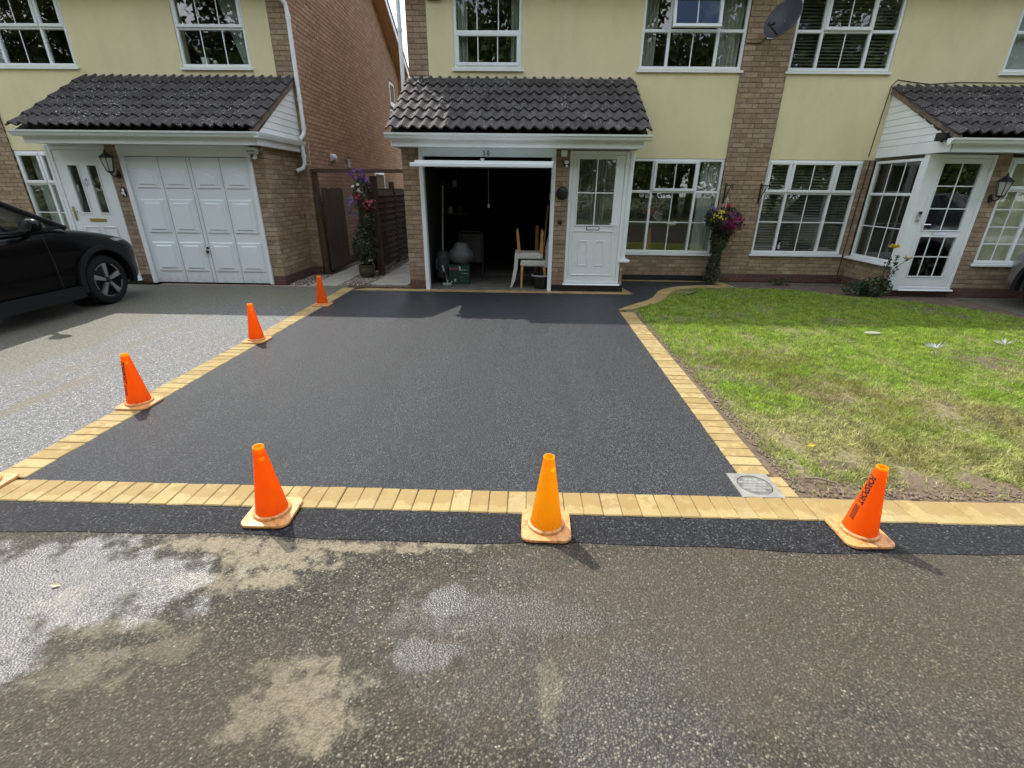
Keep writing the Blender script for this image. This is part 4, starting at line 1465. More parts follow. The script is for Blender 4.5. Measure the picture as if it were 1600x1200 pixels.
bs2 = []
roofline = lambda y, z: z < 4.86 + .556 * (min(y - 9.4, 17.0 - y))
holes = [(15.72, 16.38, 3.88, 4.52), (15.72, 16.38, 3.0, 3.8), (13.5, 14.5, 1.45, 2.05), (11.52, 11.72, 2.02, 2.22)]
ok = lambda y, z: roofline(y, z) and not any(a - .02 < y < b + .02 and c - .02 < z < d + .02 for a, b, c, d in holes)
field(bs2, 'R', -4.02, 9.4, 17.0, .15, 6.9, 'brick_brown', ok)
field(bs2, 'R', -4.02, 9.4, 17.0, .0, .15, 'brick_red')
sideA = part('side_wall', MB().box(-4.0285, -4.028, 9.42, 16.98, .01, 4.85), 'mortar', HA)
lay(sideA, bs2, 150)
rb = MB()
rb.box(-9.52, -7.82, 9.4, 9.65, 2.18, 3.505).box(-9.52, -7.82, 9.4, 9.65, 4.70, 4.88)
rb.box(-7.82, -5.96, 9.4, 9.65, 2.18, 4.88)
rb.box(-5.96, -4.755, 9.4, 9.65, 2.18, 3.505).box(-5.96, -4.755, 9.4, 9.65, 4.70, 4.88)
rb.box(-4.755, -4.342, 9.4, 9.65, 2.18, 4.88)
part('rendered_wall', rb, 'render', HA)
window(HA, 'F', 9.4, -9.52, -7.83, 3.505, 4.70, (.265, .735), 4.06, {(0, 1): U(sash=1), (1, 1): U(sash=1, v=(.5,)), (2, 1): U(sash=1), (1, 0): U(v=(.5,))})
window(HA, 'F', 9.4, -5.955, -4.76, 3.505, 4.70, (), 4.06, {(0, 0): U(v=(.33, .67)), (0, 1): U(sash=1, v=(.33, .67))})
window(HA, 'F', 9.4, -9.515, -7.85, .565, 2.175, (.28, .735), 1.62, {(0, 1): U(sash=1), (1, 1): U(sash=1, v=(.5,)), (0, 0): U(h=(.5,)), (1, 0): U(v=(.5,), h=(.5,))})
window(HA, 'R', -4.02, 15.75, 16.35, 3.9, 4.5, (), None, {(0, 0): U(sash=1)})
window(HA, 'R', -4.02, 15.75, 16.35, 3.03, 3.78, (), None, {})
window(HA, 'R', -4.02, 13.53, 14.47, 1.48, 2.03, (), None, {(0, 0): U(sash=1)})
part('air_vent', MB().box(-4.04, -4.012, 11.53, 11.71, 2.03, 2.21), 'black_plastic', HA)
main_roof(HA, -10.7, -3.72, 9.4, 17.0)
rooms(HA, -10.4, -4.25, 9.4, 17.0)
# verge: soffit, white barge board and tile edge on the flank
k_ = .556
for (xa, xb, lo, hi, nm, mt) in ((-4.018, -3.72, -.03, -.012, 'verge_soffit', 'tan_soffit'), (-3.716, -3.69, -.05, .10, 'barge_board', 'bargeboard_white')):
    poly = [(9.08, 4.702 + lo), (13.2, 6.99 + lo), (17.32, 4.702 + lo), (17.32, 4.702 + hi), (13.2, 6.99 + hi), (9.08, 4.702 + hi)]
    part(nm, MB().prism(poly, 'X', xa, xb), mt, HA)
part('verge_tile', MB().prism([(9.05, 4.80), (13.2, 7.1), (17.35, 4.80), (17.35, 4.87), (13.2, 7.17), (9.05, 4.87)], 'X', -3.8, -3.675), 'roof_tile', HA)
part('gable_end', MB().cbox(-4.02, -3.73, 16.96, 17.22, 4.2, 4.90, .01), 'brick_brown', HA)
canopy(HA, -7.78, -4.05, 7.75, 9.40, 2.40, 3.335, (.02, .04), gable=(-4.10, 1), fas=(7.85, 2.19, 2.37))
# gutter return along the flank of the canopy
gx_ = -4.078
part('side_gutter', MB().prism([(gx_, 2.36), (gx_, 2.30), (gx_ + .03, 2.285), (gx_ + .07, 2.29), (gx_ + .09, 2.33), (gx_ + .10, 2.362), (gx_ + .09, 2.362), (gx_ + .065, 2.305), (gx_ + .01, 2.31), (gx_ + .008, 2.36)], 'Y', 7.75, 9.36), 'upvc', HA)
dp = MB().tube([(-4.15, 9.05, 4.60), (-4.10, 9.22, 4.52), (-3.985, 9.335, 4.38), (-3.975, 9.345, 4.25), (-3.975, 9.345, 2.56), (-3.985, 9.325, 2.48), (-4.03, 9.26, 2.40)], .034, 12)
dp.tube([(-3.975, 9.345, 4.24), (-3.975, 9.345, 4.17)], .041, 12).tube([(-3.975, 9.345, 3.05), (-3.975, 9.345, 3.0)], .041, 12).tube([(-3.975, 9.345, 2.62), (-3.975, 9.345, 2.56)], .041, 12)
dp.tube([(-4.03, 9.30, 2.30), (-4.03, 9.30, 2.02), (-4.06, 9.28, 1.93), (-4.16, 9.22, 1.88)], .034, 12).tube([(-4.03, 9.30, 2.16), (-4.03, 9.30, 2.11)], .041, 12)
part('downpipe', dp, 'upvc', HA, smooth=True)
# garage door: frame, lintel, leaf with pressed panels
part('door_jamb', MB().cbox(-6.57, -6.50, 8.17, 8.27, 0.01, 2.04, .005), 'upvc', HA)
part('door_jamb', MB().cbox(-4.465, -4.41, 8.17, 8.27, 0.01, 2.04, .005), 'upvc', HA)
part('lintel_panel', MB().cbox(-6.57, -4.41, 8.165, 8.2, 2.041, 2.201, .004).cbox(-7.74, -6.575, 8.21, 8.24, 2.182, 2.201, .004), 'upvc', HA)
gA = part('garage_door', MB().cbox(-6.492, -4.472, 8.205, 8.235, .022, 2.034, .004), 'garage_paint', HA, label='closed white door with pressed panels')
W_, H_ = 2.02, 2.012
colx = [.025, .262, .525, .762]
for ci, c0 in enumerate(colx):
    x0 = -6.492 + c0 * W_ + .03; x1 = x0 + .40
    for (f0, f1, arch) in ((.765, .925, True), (.415, .685, False), (.095, .345, False)):
        z0, z1 = .022 + f0 * H_, .022 + f1 * H_

        def panel(a, b, c, d, y0, y1, ch):
            if arch:
                n = 12
                top = [(b + (a - b) * i / n, d - .045 + .045 * math.sin(math.pi * min(1, max(0, (i / n - .15) / .7))) ** 1.5) for i in range(n + 1)]
                outer = [(a, c), (b, c)] + top
            else:
                outer = [(a, c), (b, c), (b, d), (a, d)]
            cx_, cz_ = (a + b) / 2, (c + d) / 2
            inner = [(cx_ + (x - cx_) * (1 - 2 * ch / (b - a)), cz_ + (z - cz_) * (1 - 2 * ch / (d - c))) for x, z in outer]
            n = len(outer)
            vs = [(x, y1, z) for x, z in outer] + [(x, y0, z) for x, z in inner]
            return MB().add(vs, [tuple(range(n, 2 * n))] + [(i, (i + 1) % n, n + (i + 1) % n, n + i) for i in range(n)] + [tuple(range(n - 1, -1, -1))])
        part('door_panel', panel(x0, x1, z0, z1, 8.186, 8.2045, .017), 'garage_paint', gA)
        if f1 - f0 > .05:
            part('raised_field', panel(x0 + .06, x1 - .06, z0 + .055, z1 - (.085 if arch else .055), 8.172, 8.1855, .016), 'garage_paint', gA)
for c in (.262, .5, .525, .762):
    xx = -6.492 + c * W_ + (.0 if c != .5 else -.01)
    part('seam', MB().box(xx - .003, xx + .003, 8.2025, 8.2049, .03, 2.03), 'seal_grey', gA)
part('handle', MB().sphere((-5.46, 8.165, .56), .028, .022, .028).cbox(-5.475, -5.445, 8.186, 8.204, .60, .64, .004).tube([(-5.46, 8.17, .56), (-5.46, 8.204, .56)], .012), 'black_plastic', gA, smooth=True)
# front door with two arched lights
dA, ly = front_door(HA, -7.735, -6.79, 8.2, .05, 2.18, [(-7.49, -7.33, 1.17, 1.90, (), ()), (-7.17, -7.01, 1.17, 1.90, (), ())], [(-7.53, -7.29, .22, .95), (-7.21, -6.97, .22, .95)], 'white door with two narrow lights')
part('letterbox', MB().cbox(-7.39, -7.11, ly - .014, ly - .0005, 1.03, 1.085, .006), 'brass', dA)
part('knocker', MB().tube([(-7.25, ly - .004, 1.67), (-7.27, ly - .02, 1.63), (-7.25, ly - .02, 1.58), (-7.23, ly - .02, 1.63), (-7.25, ly - .004, 1.67)], .008).sphere((-7.25, ly - .01, 1.69), .022), 'brushed_metal', dA)
part('handle', MB().cbox(-7.635, -7.60, ly - .012, ly - .0005, 1.04, 1.27, .004).tube([(-7.617, ly - .012, 1.20), (-7.617, ly - .05, 1.20), (-7.52, ly - .05, 1.19)], .009), 'brass', dA)
part('porch_side', MB().cbox(-7.79, -7.737, 8.2, 9.4, .05, 2.2, .005), 'upvc', HA)
part('porch_floor', MB().box(-7.73, -6.6, 8.28, 9.4, -.05, .04).box(-7.7, -6.6, 9.42, 9.45, .04, 2.2).box(-6.5, -4.45, 8.4, 8.42, .02, 2.2), 'room_wall', HA)

# ================================================================== CARS
def car(label, paint, loc, rz, group=None):
    c = thing('parked_car', label, 'car', loc, rz, group)
    ST = [(2.20, .42, .66, .50), (2.185, .27, .74, .66), (2.11, .22, .82, .78), (1.98, .20, .885, .86), (1.78, .19, .945, .905), (1.35, .19, 1.02, .92), (1.0, .19, 1.075, .92), (.75, .19, 1.10, .92),
          (0, .19, 1.07, .92), (-1.0, .19, 1.09, .92), (-1.7, .2, 1.12, .895), (-2.0, .24, 1.12, .85), (-2.14, .3, 1.08, .79), (-2.19, .42, .95, .70)]

    def sec(y, zb, zt, hw):
        h = zt - zb
        half = [(0, zb), (hw * .72, zb), (hw * .955, zb + .10 * h), (hw * .985, zb + .28 * h), (hw * .965, zb + .48 * h), (hw * 1.0, zb + .66 * h), (hw * .995, zb + .80 * h), (hw * .955, zb + .91 * h), (hw * .86, zt - .018), (hw * .62, zt + .012), (hw * .56, zt + .004), (0, zt + .025)]
        return [(x, y, z) for x, z in half] + [(-x, y, z) for x, z in half[-2:0:-1]]
    mb = MB()
    secs = [sec(*s) for s in ST]
    n = len(secs[0])
    for s in secs:
        mb.v += s
    for i in range(len(secs) - 1):
        for k in range(n):
            mb.f.append((i * n + k, i * n + (k + 1) % n, (i + 1) * n + (k + 1) % n, (i + 1) * n + k))
    mb.f.append(tuple(range(n))); mb.f.append(tuple((len(secs) - 1) * n + k for k in range(n - 1, -1, -1)))
    me_ = mb.mesh('body', paint, smooth=False)
    o = bpy.data.objects.new('body', me_)
    COL.objects.link(o)
    ss = o.modifiers.new('s', 'SUBSURF'); ss.levels = 2; ss.render_levels = 2
    cut = MB()
    for s in (-1, 1):
        for yy in (1.35, -1.32):
            cut.tube([(s * .56, yy, .355), (s * 1.2, yy, .355)], .415, 36)
    co = bpy.data.objects.new('cut', cut.mesh('cut', 'car_cladding')); COL.objects.link(co)
    bo = o.modifiers.new('b', 'BOOLEAN'); bo.operation = 'DIFFERENCE'; bo.object = co; bo.solver = 'EXACT'
    dg = bpy.context.evaluated_depsgraph_get(); dg.update()
    nm = bpy.data.meshes.new_from_object(o.evaluated_get(dg))
    o.modifiers.clear(); o.data = nm
    bpy.data.objects.remove(co)
    nm.polygons.foreach_set('use_smooth', [True] * len(nm.polygons))
    nm.set_sharp_from_angle(angle=rad(38))
    o.parent = c
    W = dict(world=False)
    # cabin: roof, glass and pillars
    gl = MB(); rf = MB()
    low = [(.98, .80, 1.09), (.30, .84, 1.07), (-.55, .85, 1.08), (-1.35, .83, 1.11), (-1.95, .72, 1.12)]
    top = [(.10, .60, 1.555), (-.25, .64, 1.60), (-.75, .65, 1.605), (-1.25, .63, 1.58), (-1.62, .57, 1.52)]
    for s in (1, -1):
        pl = MB()
        for i in range(4):
            a, b, c2, d = low[i], low[i + 1], top[i + 1], top[i]
            gl.add([(s * a[1], a[0], a[2]), (s * b[1], b[0], b[2]), (s * c2[1], c2[0], c2[2]), (s * d[1], d[0], d[2])], [(0, 1, 2, 3)])
            pl.tube([(s * b[1], b[0], b[2]), (s * c2[1], c2[0], c2[2])], .028 if i < 3 else .05, 6)
            pl.tube([(s * a[1] * 1.01, a[0], a[2] + .0), (s * b[1] * 1.01, b[0], b[2])], .02, 6)
            rf.tube([(s * d[1], d[0], d[2]), (s * c2[1], c2[0], c2[2])], .03, 8)
        pl.tube([(s * .82, 1.02, 1.075), (s * .74, .72, 1.24), (s * .66, .38, 1.43), (s * .60, .08, 1.56)], .034, 8)
        part('pillar', pl, 'car_cladding', c, smooth=True, **W)
    gl.add([(-.80, 1.0, 1.095), (.80, 1.0, 1.095), (.60, .11, 1.552), (-.60, .11, 1.552), (0, 1.14, 1.12), (0, .17, 1.60)], [(0, 4, 5, 3), (4, 1, 2, 5)])
    gl.add([(-.72, -1.97, 1.12), (.72, -1.97, 1.12), (.57, -1.64, 1.52), (-.57, -1.64, 1.52)], [(0, 1, 2, 3)])
    for i in range(4):
        a, b = top[i], top[i + 1]
        q = [(-a[1], a[0], a[2]), (0, a[0] + .04, a[2] + .045), (a[1], a[0], a[2]), (b[1], b[0], b[2]), (0, b[0], b[2] + .045), (-b[1], b[0], b[2])]
        rf.add(q, [(0, 1, 4, 5), (1, 2, 3, 4)])
    part('side_glass', gl, 'car_glass', c, **W)
    part('roof', rf, paint, c, smooth=True, **W)
    part('dashboard', MB().cbox(-.74, .74, .35, 1.0, .8, 1.03, .05), 'black_plastic', c, **W)
    for s in (-.38, .38):
        part('seat', MB().cbox(s - .24, s + .24, -.55, .0, .6, .8, .06).prism([(-.62, .75), (-.45, .75), (-.62, 1.32), (-.76, 1.32)], 'X', s - .22, s + .22), 'black_plastic', c, **W)
    # dark lower trim, arches, wheels
    for s in (1, -1):
        tr = MB().prism([(s * .80, .17), (s * .935, .19), (s * .93, .33), (s * .80, .36)], 'Y', -.86, .90)
        part('sill_trim', tr, 'car_cladding', c, **W)
        for yy in (1.35, -1.32):
            ar = MB()
            A = np.linspace(rad(-14), rad(194), 25)
            sx = [(.86, .405), (.938, .405), (.945, .43), (.935, .475), (.86, .475)]
            base = 0
            for k, a in enumerate(A):
                for (x, r) in sx:
                    ar.v.append((s * x, yy + r * math.cos(a), .355 + r * math.sin(a)))
            m = len(sx)
            for k in range(len(A) - 1):
                for j in range(m):
                    ar.f.append((k * m + j, k * m + (j + 1) % m, (k + 1) * m + (j + 1) % m, (k + 1) * m + j))
            ar.f += [tuple(range(m)), tuple((len(A) - 1) * m + j for j in range(m))]
            part('arch_trim', ar, 'car_cladding', c, smooth=True, **W)
            part('arch_liner', MB().tube([(s * .55, yy, .355), (s * .57, yy, .355)], .41, 24), 'black_plastic', c, **W)
            # wheel
            X = lambda mbx: mbx.map(lambda x, y, z: (s * (.90 + z), yy + x, .345 + y))
            ty = MB().lathe([(.225, -.20), (.30, -.205), (.33, -.19), (.343, -.15), (.345, -.10), (.343, -.05), (.33, -.015), (.30, .0), (.262, .004), (.235, -.004), (.228, -.02), (.222, -.10)], n=48, cap0=False, cap1=False)
            w = part('wheel', X(ty), 'tyre_rubber', c, smooth=True, **W)
            rim = MB().lathe([(.222, -.11), (.228, -.02), (.236, -.003), (.243, -.003), (.243, -.012)], n=48, cap0=False, cap1=False).lathe([(.225, -.105), (.001, -.105)], n=32, cap0=False)
            part('rim', X(rim), 'rim_dark', w, smooth=True, **W)
            sp = MB()
            for k in range(5):
                a = 2 * math.pi * k / 5 + .35
                ca, sa = math.cos(a), math.sin(a)
                for (o0, o1, wd0, wd1) in ((.04, .232, .019, .032),):
                    pts = [(o0, -wd0), (o1, -wd1 - .012), (o1 + .004, wd1), (o0, wd0)]
                    q = [(p * ca - t_ * sa, p * sa + t_ * ca) for p, t_ in pts]
                    sp.prism(q, 'Z', -.045, -.012)
                # thin bright arc to the side of each spoke
                arc = [(.232 * math.cos(a + e), .232 * math.sin(a + e)) for e in np.linspace(.12, .75, 7)] + [(.222 * math.cos(a + e), .222 * math.sin(a + e)) for e in np.linspace(.75, .12, 7)]
                sp.prism(arc, 'Z', -.02, -.006)
            part('spoke', X(sp), 'rim_bright', w, **W)
            part('hub_cap', X(MB().lathe([(.045, -.06), (.045, -.012), (.03, -.006), (.0, -.004)], n=16, cap0=False, cap1=False)), 'rim_dark', w, smooth=True, **W)
        # mirror
        mm = MB().sphere((s * 1.02, .40, 1.155), .115, .075, .075, 16, 10)
        mir = part('mirror', mm, 'black_paint' if paint == 'black_paint' else paint, c, smooth=True, **W)
        part('mirror_stalk', MB().tube([(s * .86, .46, 1.04), (s * .94, .43, 1.08), (s * 1.0, .41, 1.11)], [.035, .03, .035], 8), 'car_cladding', mir, smooth=True, **W)
        part('mirror_glass', MB().lathe([(.085, 0), (.0, .001)], n=16).map(lambda x, y, z: (s * 1.02 + x, .322 - z, 1.155 + y * .68)), 'chrome', mir, **W)
        hl = MB()
        hp = [(.50, 2.17, .735), (.66, 2.10, .80), (.80, 1.90, .855), (.885, 1.64, .90), (.89, 1.66, .86), (.82, 1.93, .77), (.70, 2.10, .70)]
        inn = [(x - .04, y - .05, z - .01) for x, y, z in hp]
        k = len(hp)
        hl.add([(s * x * 1.012, y + .012, z) for x, y, z in hp] + [(s * x, y, z) for x, y, z in inn], [tuple(range(k)), tuple(range(2 * k - 1, k - 1, -1))] + [(i, (i + 1) % k, k + (i + 1) % k, k + i) for i in range(k)])
        part('headlight', hl, 'headlight_lens', c, smooth=True, **W)
        part('tail_light', MB().cbox(s * .75 - .12, s * .75 + .12, -2.14, -2.06, .93, 1.08, .02), 'red_plastic', c, **W)
        for yy in (.62, -.42, -1.25):
            part('door_seam', MB().tube([(s * .925, yy, .36), (s * .925, yy - .01, .7), (s * .915, yy - .04, 1.02)], .004, 4), 'black_plastic', c, **W)
    part('front_grille', MB().cbox(-.42, .42, 2.17, 2.215, .50, .70, .02), 'black_plastic', c, **W)
    part('front_bumper', MB().cbox(-.62, .62, 2.08, 2.20, .23, .40, .03), 'car_cladding', c, **W)
    part('number_plate', MB().cbox(-.26, .26, 2.216, 2.224, .42, .53, .003), 'white_ceramic', c, **W)
    return c


car('black family car parked on the drive before the left house', 'black_paint', (-6.87, 5.28, 0), 0, 'cars parked on the drives')
car('silver car at the right edge of the photo, only its bumper corner in view', 'silver_paint', (8.50, 5.62, 0), 0, 'cars parked on the drives')

# ================================================================== CONES
def cone(label, x, y, rz, body, sc_=1.0, text_az=None, z=0.004, lean=0.0):
    c = thing('traffic_cone', label, 'traffic cone', (x, y, z), rz, 'orange cones round the new drive')
    c.scale = (sc_, sc_, sc_)
    W = dict(world=False)
    hw, r = .135, .05
    out = []
    for (cxs, cys, a0) in ((1, 1, 0), (-1, 1, 90), (-1, -1, 180), (1, -1, 270)):
        for k in range(7):
            a = rad(a0 + 15 * k)
            out.append((cxs * (hw - r) + r * math.cos(a), cys * (hw - r) + r * math.sin(a)))
    n = len(out)
    b = MB()
    lv = [(1.0, .0), (1.0, .010), (.985, .014), (.62, .020)]
    q = random.Random(int(abs(x * 100)))
    cu = [q.uniform(-.002, .006) for _ in range(4)]
    for (f, h) in lv:
        for (px, py) in out:
            lift = max(0, cu[(px > 0) + 2 * (py > 0)]) * (abs(px * py) / hw ** 2) * (f > .9)
            b.v.append((px * f, py * f, h + lift))
    for i in range(len(lv) - 1):
        for k in range(n):
            b.f.append((i * n + k, i * n + (k + 1) % n, (i + 1) * n + (k + 1) % n, (i + 1) * n + k))
    b.f += [tuple(range(n - 1, -1, -1)), tuple((len(lv) - 1) * n + k for k in range(n))]
    part('base', b, 'faded_base', c, smooth=True, **W)
    part('collar', MB().lathe([(.101, .016), (.103, .024), (.100, .033), (.094, .037), (.088, .038)], n=40, cap0=False, cap1=False), 'faded_base', c, smooth=True, **W)
    prof = [(.0875, .030), (.084, .055)] + [(.084 + (.029 - .084) * f, .055 + (.435 - .055) * f) for f in np.linspace(0, 1, 9)[1:]]
    part('cone_body', MB().lathe(prof, n=48, cap0=False, cap1=False), body, c, smooth=True, **W)
    part('top_rim', MB().lathe([(.0292, .434), (.0302, .440), (.0298, .447), (.0265, .450), (.0225, .449), (.0212, .442), (.022, .41)], n=40, cap0=False, cap1=False), 'lit_orange_plastic', c, smooth=True, **W)
    if text_az is not None:
        R = lambda z: .084 + (.029 - .084) * (z - .055) / .38 + .0009

        def put(vs, fs, mat):
            mb = MB()
            mb.add([(R(z) * math.cos(text_az + a / R(z)), R(z) * math.sin(text_az + a / R(z)), z) for a, z in vs], fs)
            part('lettering', mb, mat, c, fix=False, **W)
        tm = text_mesh('FORSPORT', .056, 0, .0023, .25, 'LEFT', 1.0)
        bm = bmesh.new(); bm.from_mesh(tm)
        bmesh.ops.triangulate(bm, faces=bm.faces)
        bmesh.ops.subdivide_edges(bm, edges=[e for e in bm.edges if e.calc_length() > .008], cuts=2)
        xs = [v.co.x for v in bm.verts]
        k = .185 / (max(xs) - min(xs))
        bm.verts.ensure_lookup_table(); bm.verts.index_update()
        vs = [((v.co.y - .017) * .85, .395 - v.co.x * k) for v in bm.verts]
        fs = [tuple(v.index for v in f.verts) for f in bm.faces]
        bm.free()
        put(vs, fs, 'black_print')
        vs, fs = [], []
        q = random.Random(3)
        for row in range(4):
            zz = .198
            a0 = .012 - row * .0085
            while zz > .115:
                L = q.uniform(.004, .009)
                o_ = len(vs)
                vs += [(a0, zz), (a0 - .0062, zz), (a0 - .0062, zz - L), (a0, zz - L)]
                fs.append((o_, o_ + 1, o_ + 2, o_ + 3))
                zz -= L + .0022
        put(vs, fs, 'black_print')
    return c


def az_to_cam(x, y, left_deg):
    """direction (angle) on a cone at x, y that faces the camera, turned to the viewer's left"""
    return math.atan2(-y, -x) - rad(left_deg)


cone('bright orange cone without lettering, leftmost of the three whole cones in the front row', -1.302, 1.985, .03, 'orange_plastic', .91)
cone('amber orange cone in the middle of the front row, lightest of all', .142, 1.935, -.02, 'lit_orange_plastic', .93)
cone('orange cone with black lettering beside the lawn, rightmost in the front row', 1.735, 1.945, .02, 'orange_plastic', .88, az_to_cam(1.735, 1.945, 42))
cone('orange cone with black lettering, nearest of the three along the left edging blocks', -3.015, 3.27, .04, 'orange_plastic', .93, az_to_cam(-3.015, 3.27, 62))
cone('plain orange cone halfway up the left edging blocks', -2.985, 4.96, -.03, 'orange_plastic', .93)
cone('farthest orange cone, on the left edging blocks near the side gate', -2.955, 6.73, .0, 'orange_plastic', .94)
cone('cone cut off by the left edge of the photo, only its pale base showing', -3.075, 2.15, .02, 'orange_plastic', .93)

# ================================================================== SIDE PASSAGE
gt = thing('garden_gate', 'dark brown timber gate standing open under its arch beside the left house', 'gate', (-3.4, 9.45, 0))
part('post', MB().cbox(-3.99, -3.90, 9.42, 9.50, 0, 1.9, .006), 'dark_wood', gt)
part('post', MB().cbox(-2.90, -2.79, 9.40, 9.51, 0, 1.82, .006), 'dark_wood', gt)
part('post', MB().cbox(-2.03, -1.96, 9.16, 9.24, 0, 1.9, .006), 'dark_wood', gt) if False else None
part('beam', MB().prism([(-3.995, 9.40), (-2.02, 9.17), (-2.02, 9.225), (-3.995, 9.47)], 'Z', 1.865, 1.925), 'dark_wood', gt)
leafg = part('gate_leaf', MB().cbox(-3.925, -3.895, 9.56, 10.62, .28, .38, .004).cbox(-3.925, -3.895, 9.56, 10.62, 1.25, 1.35, .004), 'dark_wood', gt)
for i in range(9):
    y0 = 9.55 + i * .119
    part('plank', MB().cbox(-3.895, -3.872, y0, y0 + .114, .05, 1.60 + .01 * math.sin(i * 2.1), .004), 'dark_wood', leafg)
fe = thing('garden_fence', 'dark brown overlap fence running back along the side passage', 'fence', (-3.0, 9.6, 0))
for y in (11.33, 13.2, 15.05):
    part('post', MB().cbox(-3.06, -2.96, y - .05, y + .05, 0, 1.74, .006), 'dark_wood', fe)
for (a, b) in ((9.53, 11.275), (11.385, 13.145), (13.255, 14.995)):
    pn = part('fence_panel', MB().cbox(-3.01, -2.985, a, a + .04, .06, 1.58, .004).cbox(-3.01, -2.985, b - .04, b, .06, 1.58, .004).cbox(-3.012, -2.98, a, b, 1.581, 1.605, .004).cbox(-2.943, -2.925, (a + b) / 2 - .02, (a + b) / 2 + .02, .06, 1.58, .004), 'dark_wood', fe)
    for i in range(13):
        z = .06 + i * .117
        part('fence_board', MB().prism([(-3.0, z), (-2.945, z + .004), (-2.953, z + .016), (-2.985, z + .13), (-3.0, z + .13)], 'Y', a + .04, b - .04), 'dark_wood', pn)

# ================================================================== PLANTS
def leaf_cloud(pts, size, aspect=.55, up=.3, curl=.15):
    """many small pointed leaves at the given points"""
    mb = MB()
    for p in pts:
        s = size * random.uniform(.6, 1.3)
        d = Vector((random.gauss(0, 1), random.gauss(0, 1), random.gauss(0, 1) + up)).normalized()
        a = d.orthogonal().normalized()
        a = (Matrix.Rotation(random.uniform(0, 6.28), 3, d) @ a)
        b = d.cross(a)
        p = Vector(p)
        vs = [p - a * s * .5, p + b * s * aspect * .5 - d * s * curl * .2, p + a * s * .5 - d * s * curl, p - b * s * aspect * .5 - d * s * curl * .2]
        mb.add(vs, [(0, 1, 2, 3)])
    return mb


def blob_pts(n, c, r, hollow=.45):
    out = []
    for _ in range(n):
        d = Vector((random.gauss(0, 1), random.gauss(0, 1), random.gauss(0, 1))).normalized()
        k = hollow + (1 - hollow) * random.random() ** .5
        out.append((c[0] + d.x * r[0] * k, c[1] + d.y * r[1] * k, c[2] + d.z * r[2] * k))
    return out


def flowers(n, c, r, size, front=None):
    """round open flowers of five petals facing mostly outward"""
    mb = MB()
    for _ in range(n):
        d = Vector((random.gauss(0, 1), random.gauss(0, 1) - .7, random.gauss(0, 1) + .2)).normalized()
        p = Vector((c[0] + d.x * r[0], c[1] + d.y * r[1], c[2] + d.z * r[2]))
        nrm = (d + Vector((random.gauss(0, .3), random.gauss(0, .3) - .4, random.gauss(0, .3)))).normalized()
        a = nrm.orthogonal().normalized(); b = nrm.cross(a)
        s = size * random.uniform(.75, 1.2)
        ph = random.random() * 6
        for k in range(5):
            t0 = ph + k * 1.2566
            e = a * math.cos(t0) + b * math.sin(t0); f_ = a * math.cos(t0 + 1.57) + b * math.sin(t0 + 1.57)
            mb.add([p, p + e * s * .5 + f_ * s * .3 + nrm * s * .12, p + e * s * .62 + nrm * s * .1, p + e * s * .5 - f_ * s * .3 + nrm * s * .12], [(0, 1, 2, 3)])
    return mb


hb = thing('hanging_basket', 'hanging basket of yellow and magenta flowers with long trailing ivy by the brick pillar', 'hanging basket', (3.60, 8.98, 1.2))
L = dict(fix=False)
part('basket', MB().sphere((3.60, 8.98, 1.13), .16, .16, .13, 16, 8), 'coco_liner', hb)
part('foliage', leaf_cloud(blob_pts(1300, (3.60, 8.98, 1.15), (.33, .27, .22)) + blob_pts(350, (3.45, 8.97, 1.2), (.2, .17, .16)) + blob_pts(300, (3.62, 8.98, .98), (.22, .2, .14)), .05), 'dark_leaves', hb, **L)
tr_pts = []
for _ in range(1500):
    f = random.random()
    r_ = .115 + .04 * math.sin(f * 9) + .03 * (1 - f)
    a = random.uniform(0, 6.28)
    tr_pts.append((3.60 - .02 * f + r_ * math.cos(a) * random.uniform(.4, 1), 9.0 + .06 * f + r_ * math.sin(a) * .8, 1.02 - f * .98))
part('trailing_ivy', leaf_cloud(tr_pts, .046, .8, -.2), 'ivy_leaves', hb, **L)
part('flower', flowers(170, (3.68, 8.96, 1.11), (.27, .23, .19), .042), 'petal_magenta', hb, label='magenta flowers', **L)
part('flower', flowers(70, (3.50, 8.95, 1.18), (.18, .21, .14), .027), 'petal_yellow', hb, label='yellow flowers', **L)
part('flower', flowers(5, (3.615, 8.93, 1.36), (.035, .03, .035), .06), 'petal_red', hb, label='red flower', **L)
part('flower', flowers(16, (3.38, 8.98, 1.26), (.10, .12, .10), .035), 'petal_purple', hb, label='purple flowers', **L)
wire = MB()
for a in (0, 2.1, 4.2):
    wire.tube([(3.60 + .15 * math.cos(a), 8.98 + .15 * math.sin(a), 1.18), (3.60, 8.98, 1.52)], .003, 5)
part('chain', wire, 'white_ceramic', hb)


def bracket(x, label):
    b = thing('basket_bracket', label, 'bracket', (x, 9.22, 1.6), 0, 'iron basket brackets on the brick pillar')
    part('back_plate', MB().cbox(x - .012, x + .012, 9.205, 9.2215, 1.42, 1.76, .003), 'black_iron', b)
    part('arm', MB().tube([(x, 9.21, 1.72), (x, 8.94, 1.72), (x, 8.91, 1.74), (x, 8.905, 1.69), (x, 8.93, 1.66)], .009, 8).tube([(x, 9.205, 1.46), (x, 9.10, 1.58), (x, 8.98, 1.715)], .007, 8), 'black_iron', b)


bracket(3.625, 'black iron bracket that holds the flower basket')
bracket(4.255, 'empty black iron bracket near the blinds window')
b2 = solo('hook_rail', MB().cbox(-.02, .02, -.03, .0, -.02, .03, .004).tube([(0, -.02, 0), (0, -.05, -.10), (.0, -.03, -.22)], .006), 'white_ceramic', 'small white cable clip beside the empty bracket', 'clip', (4.36, 9.247, 1.70))

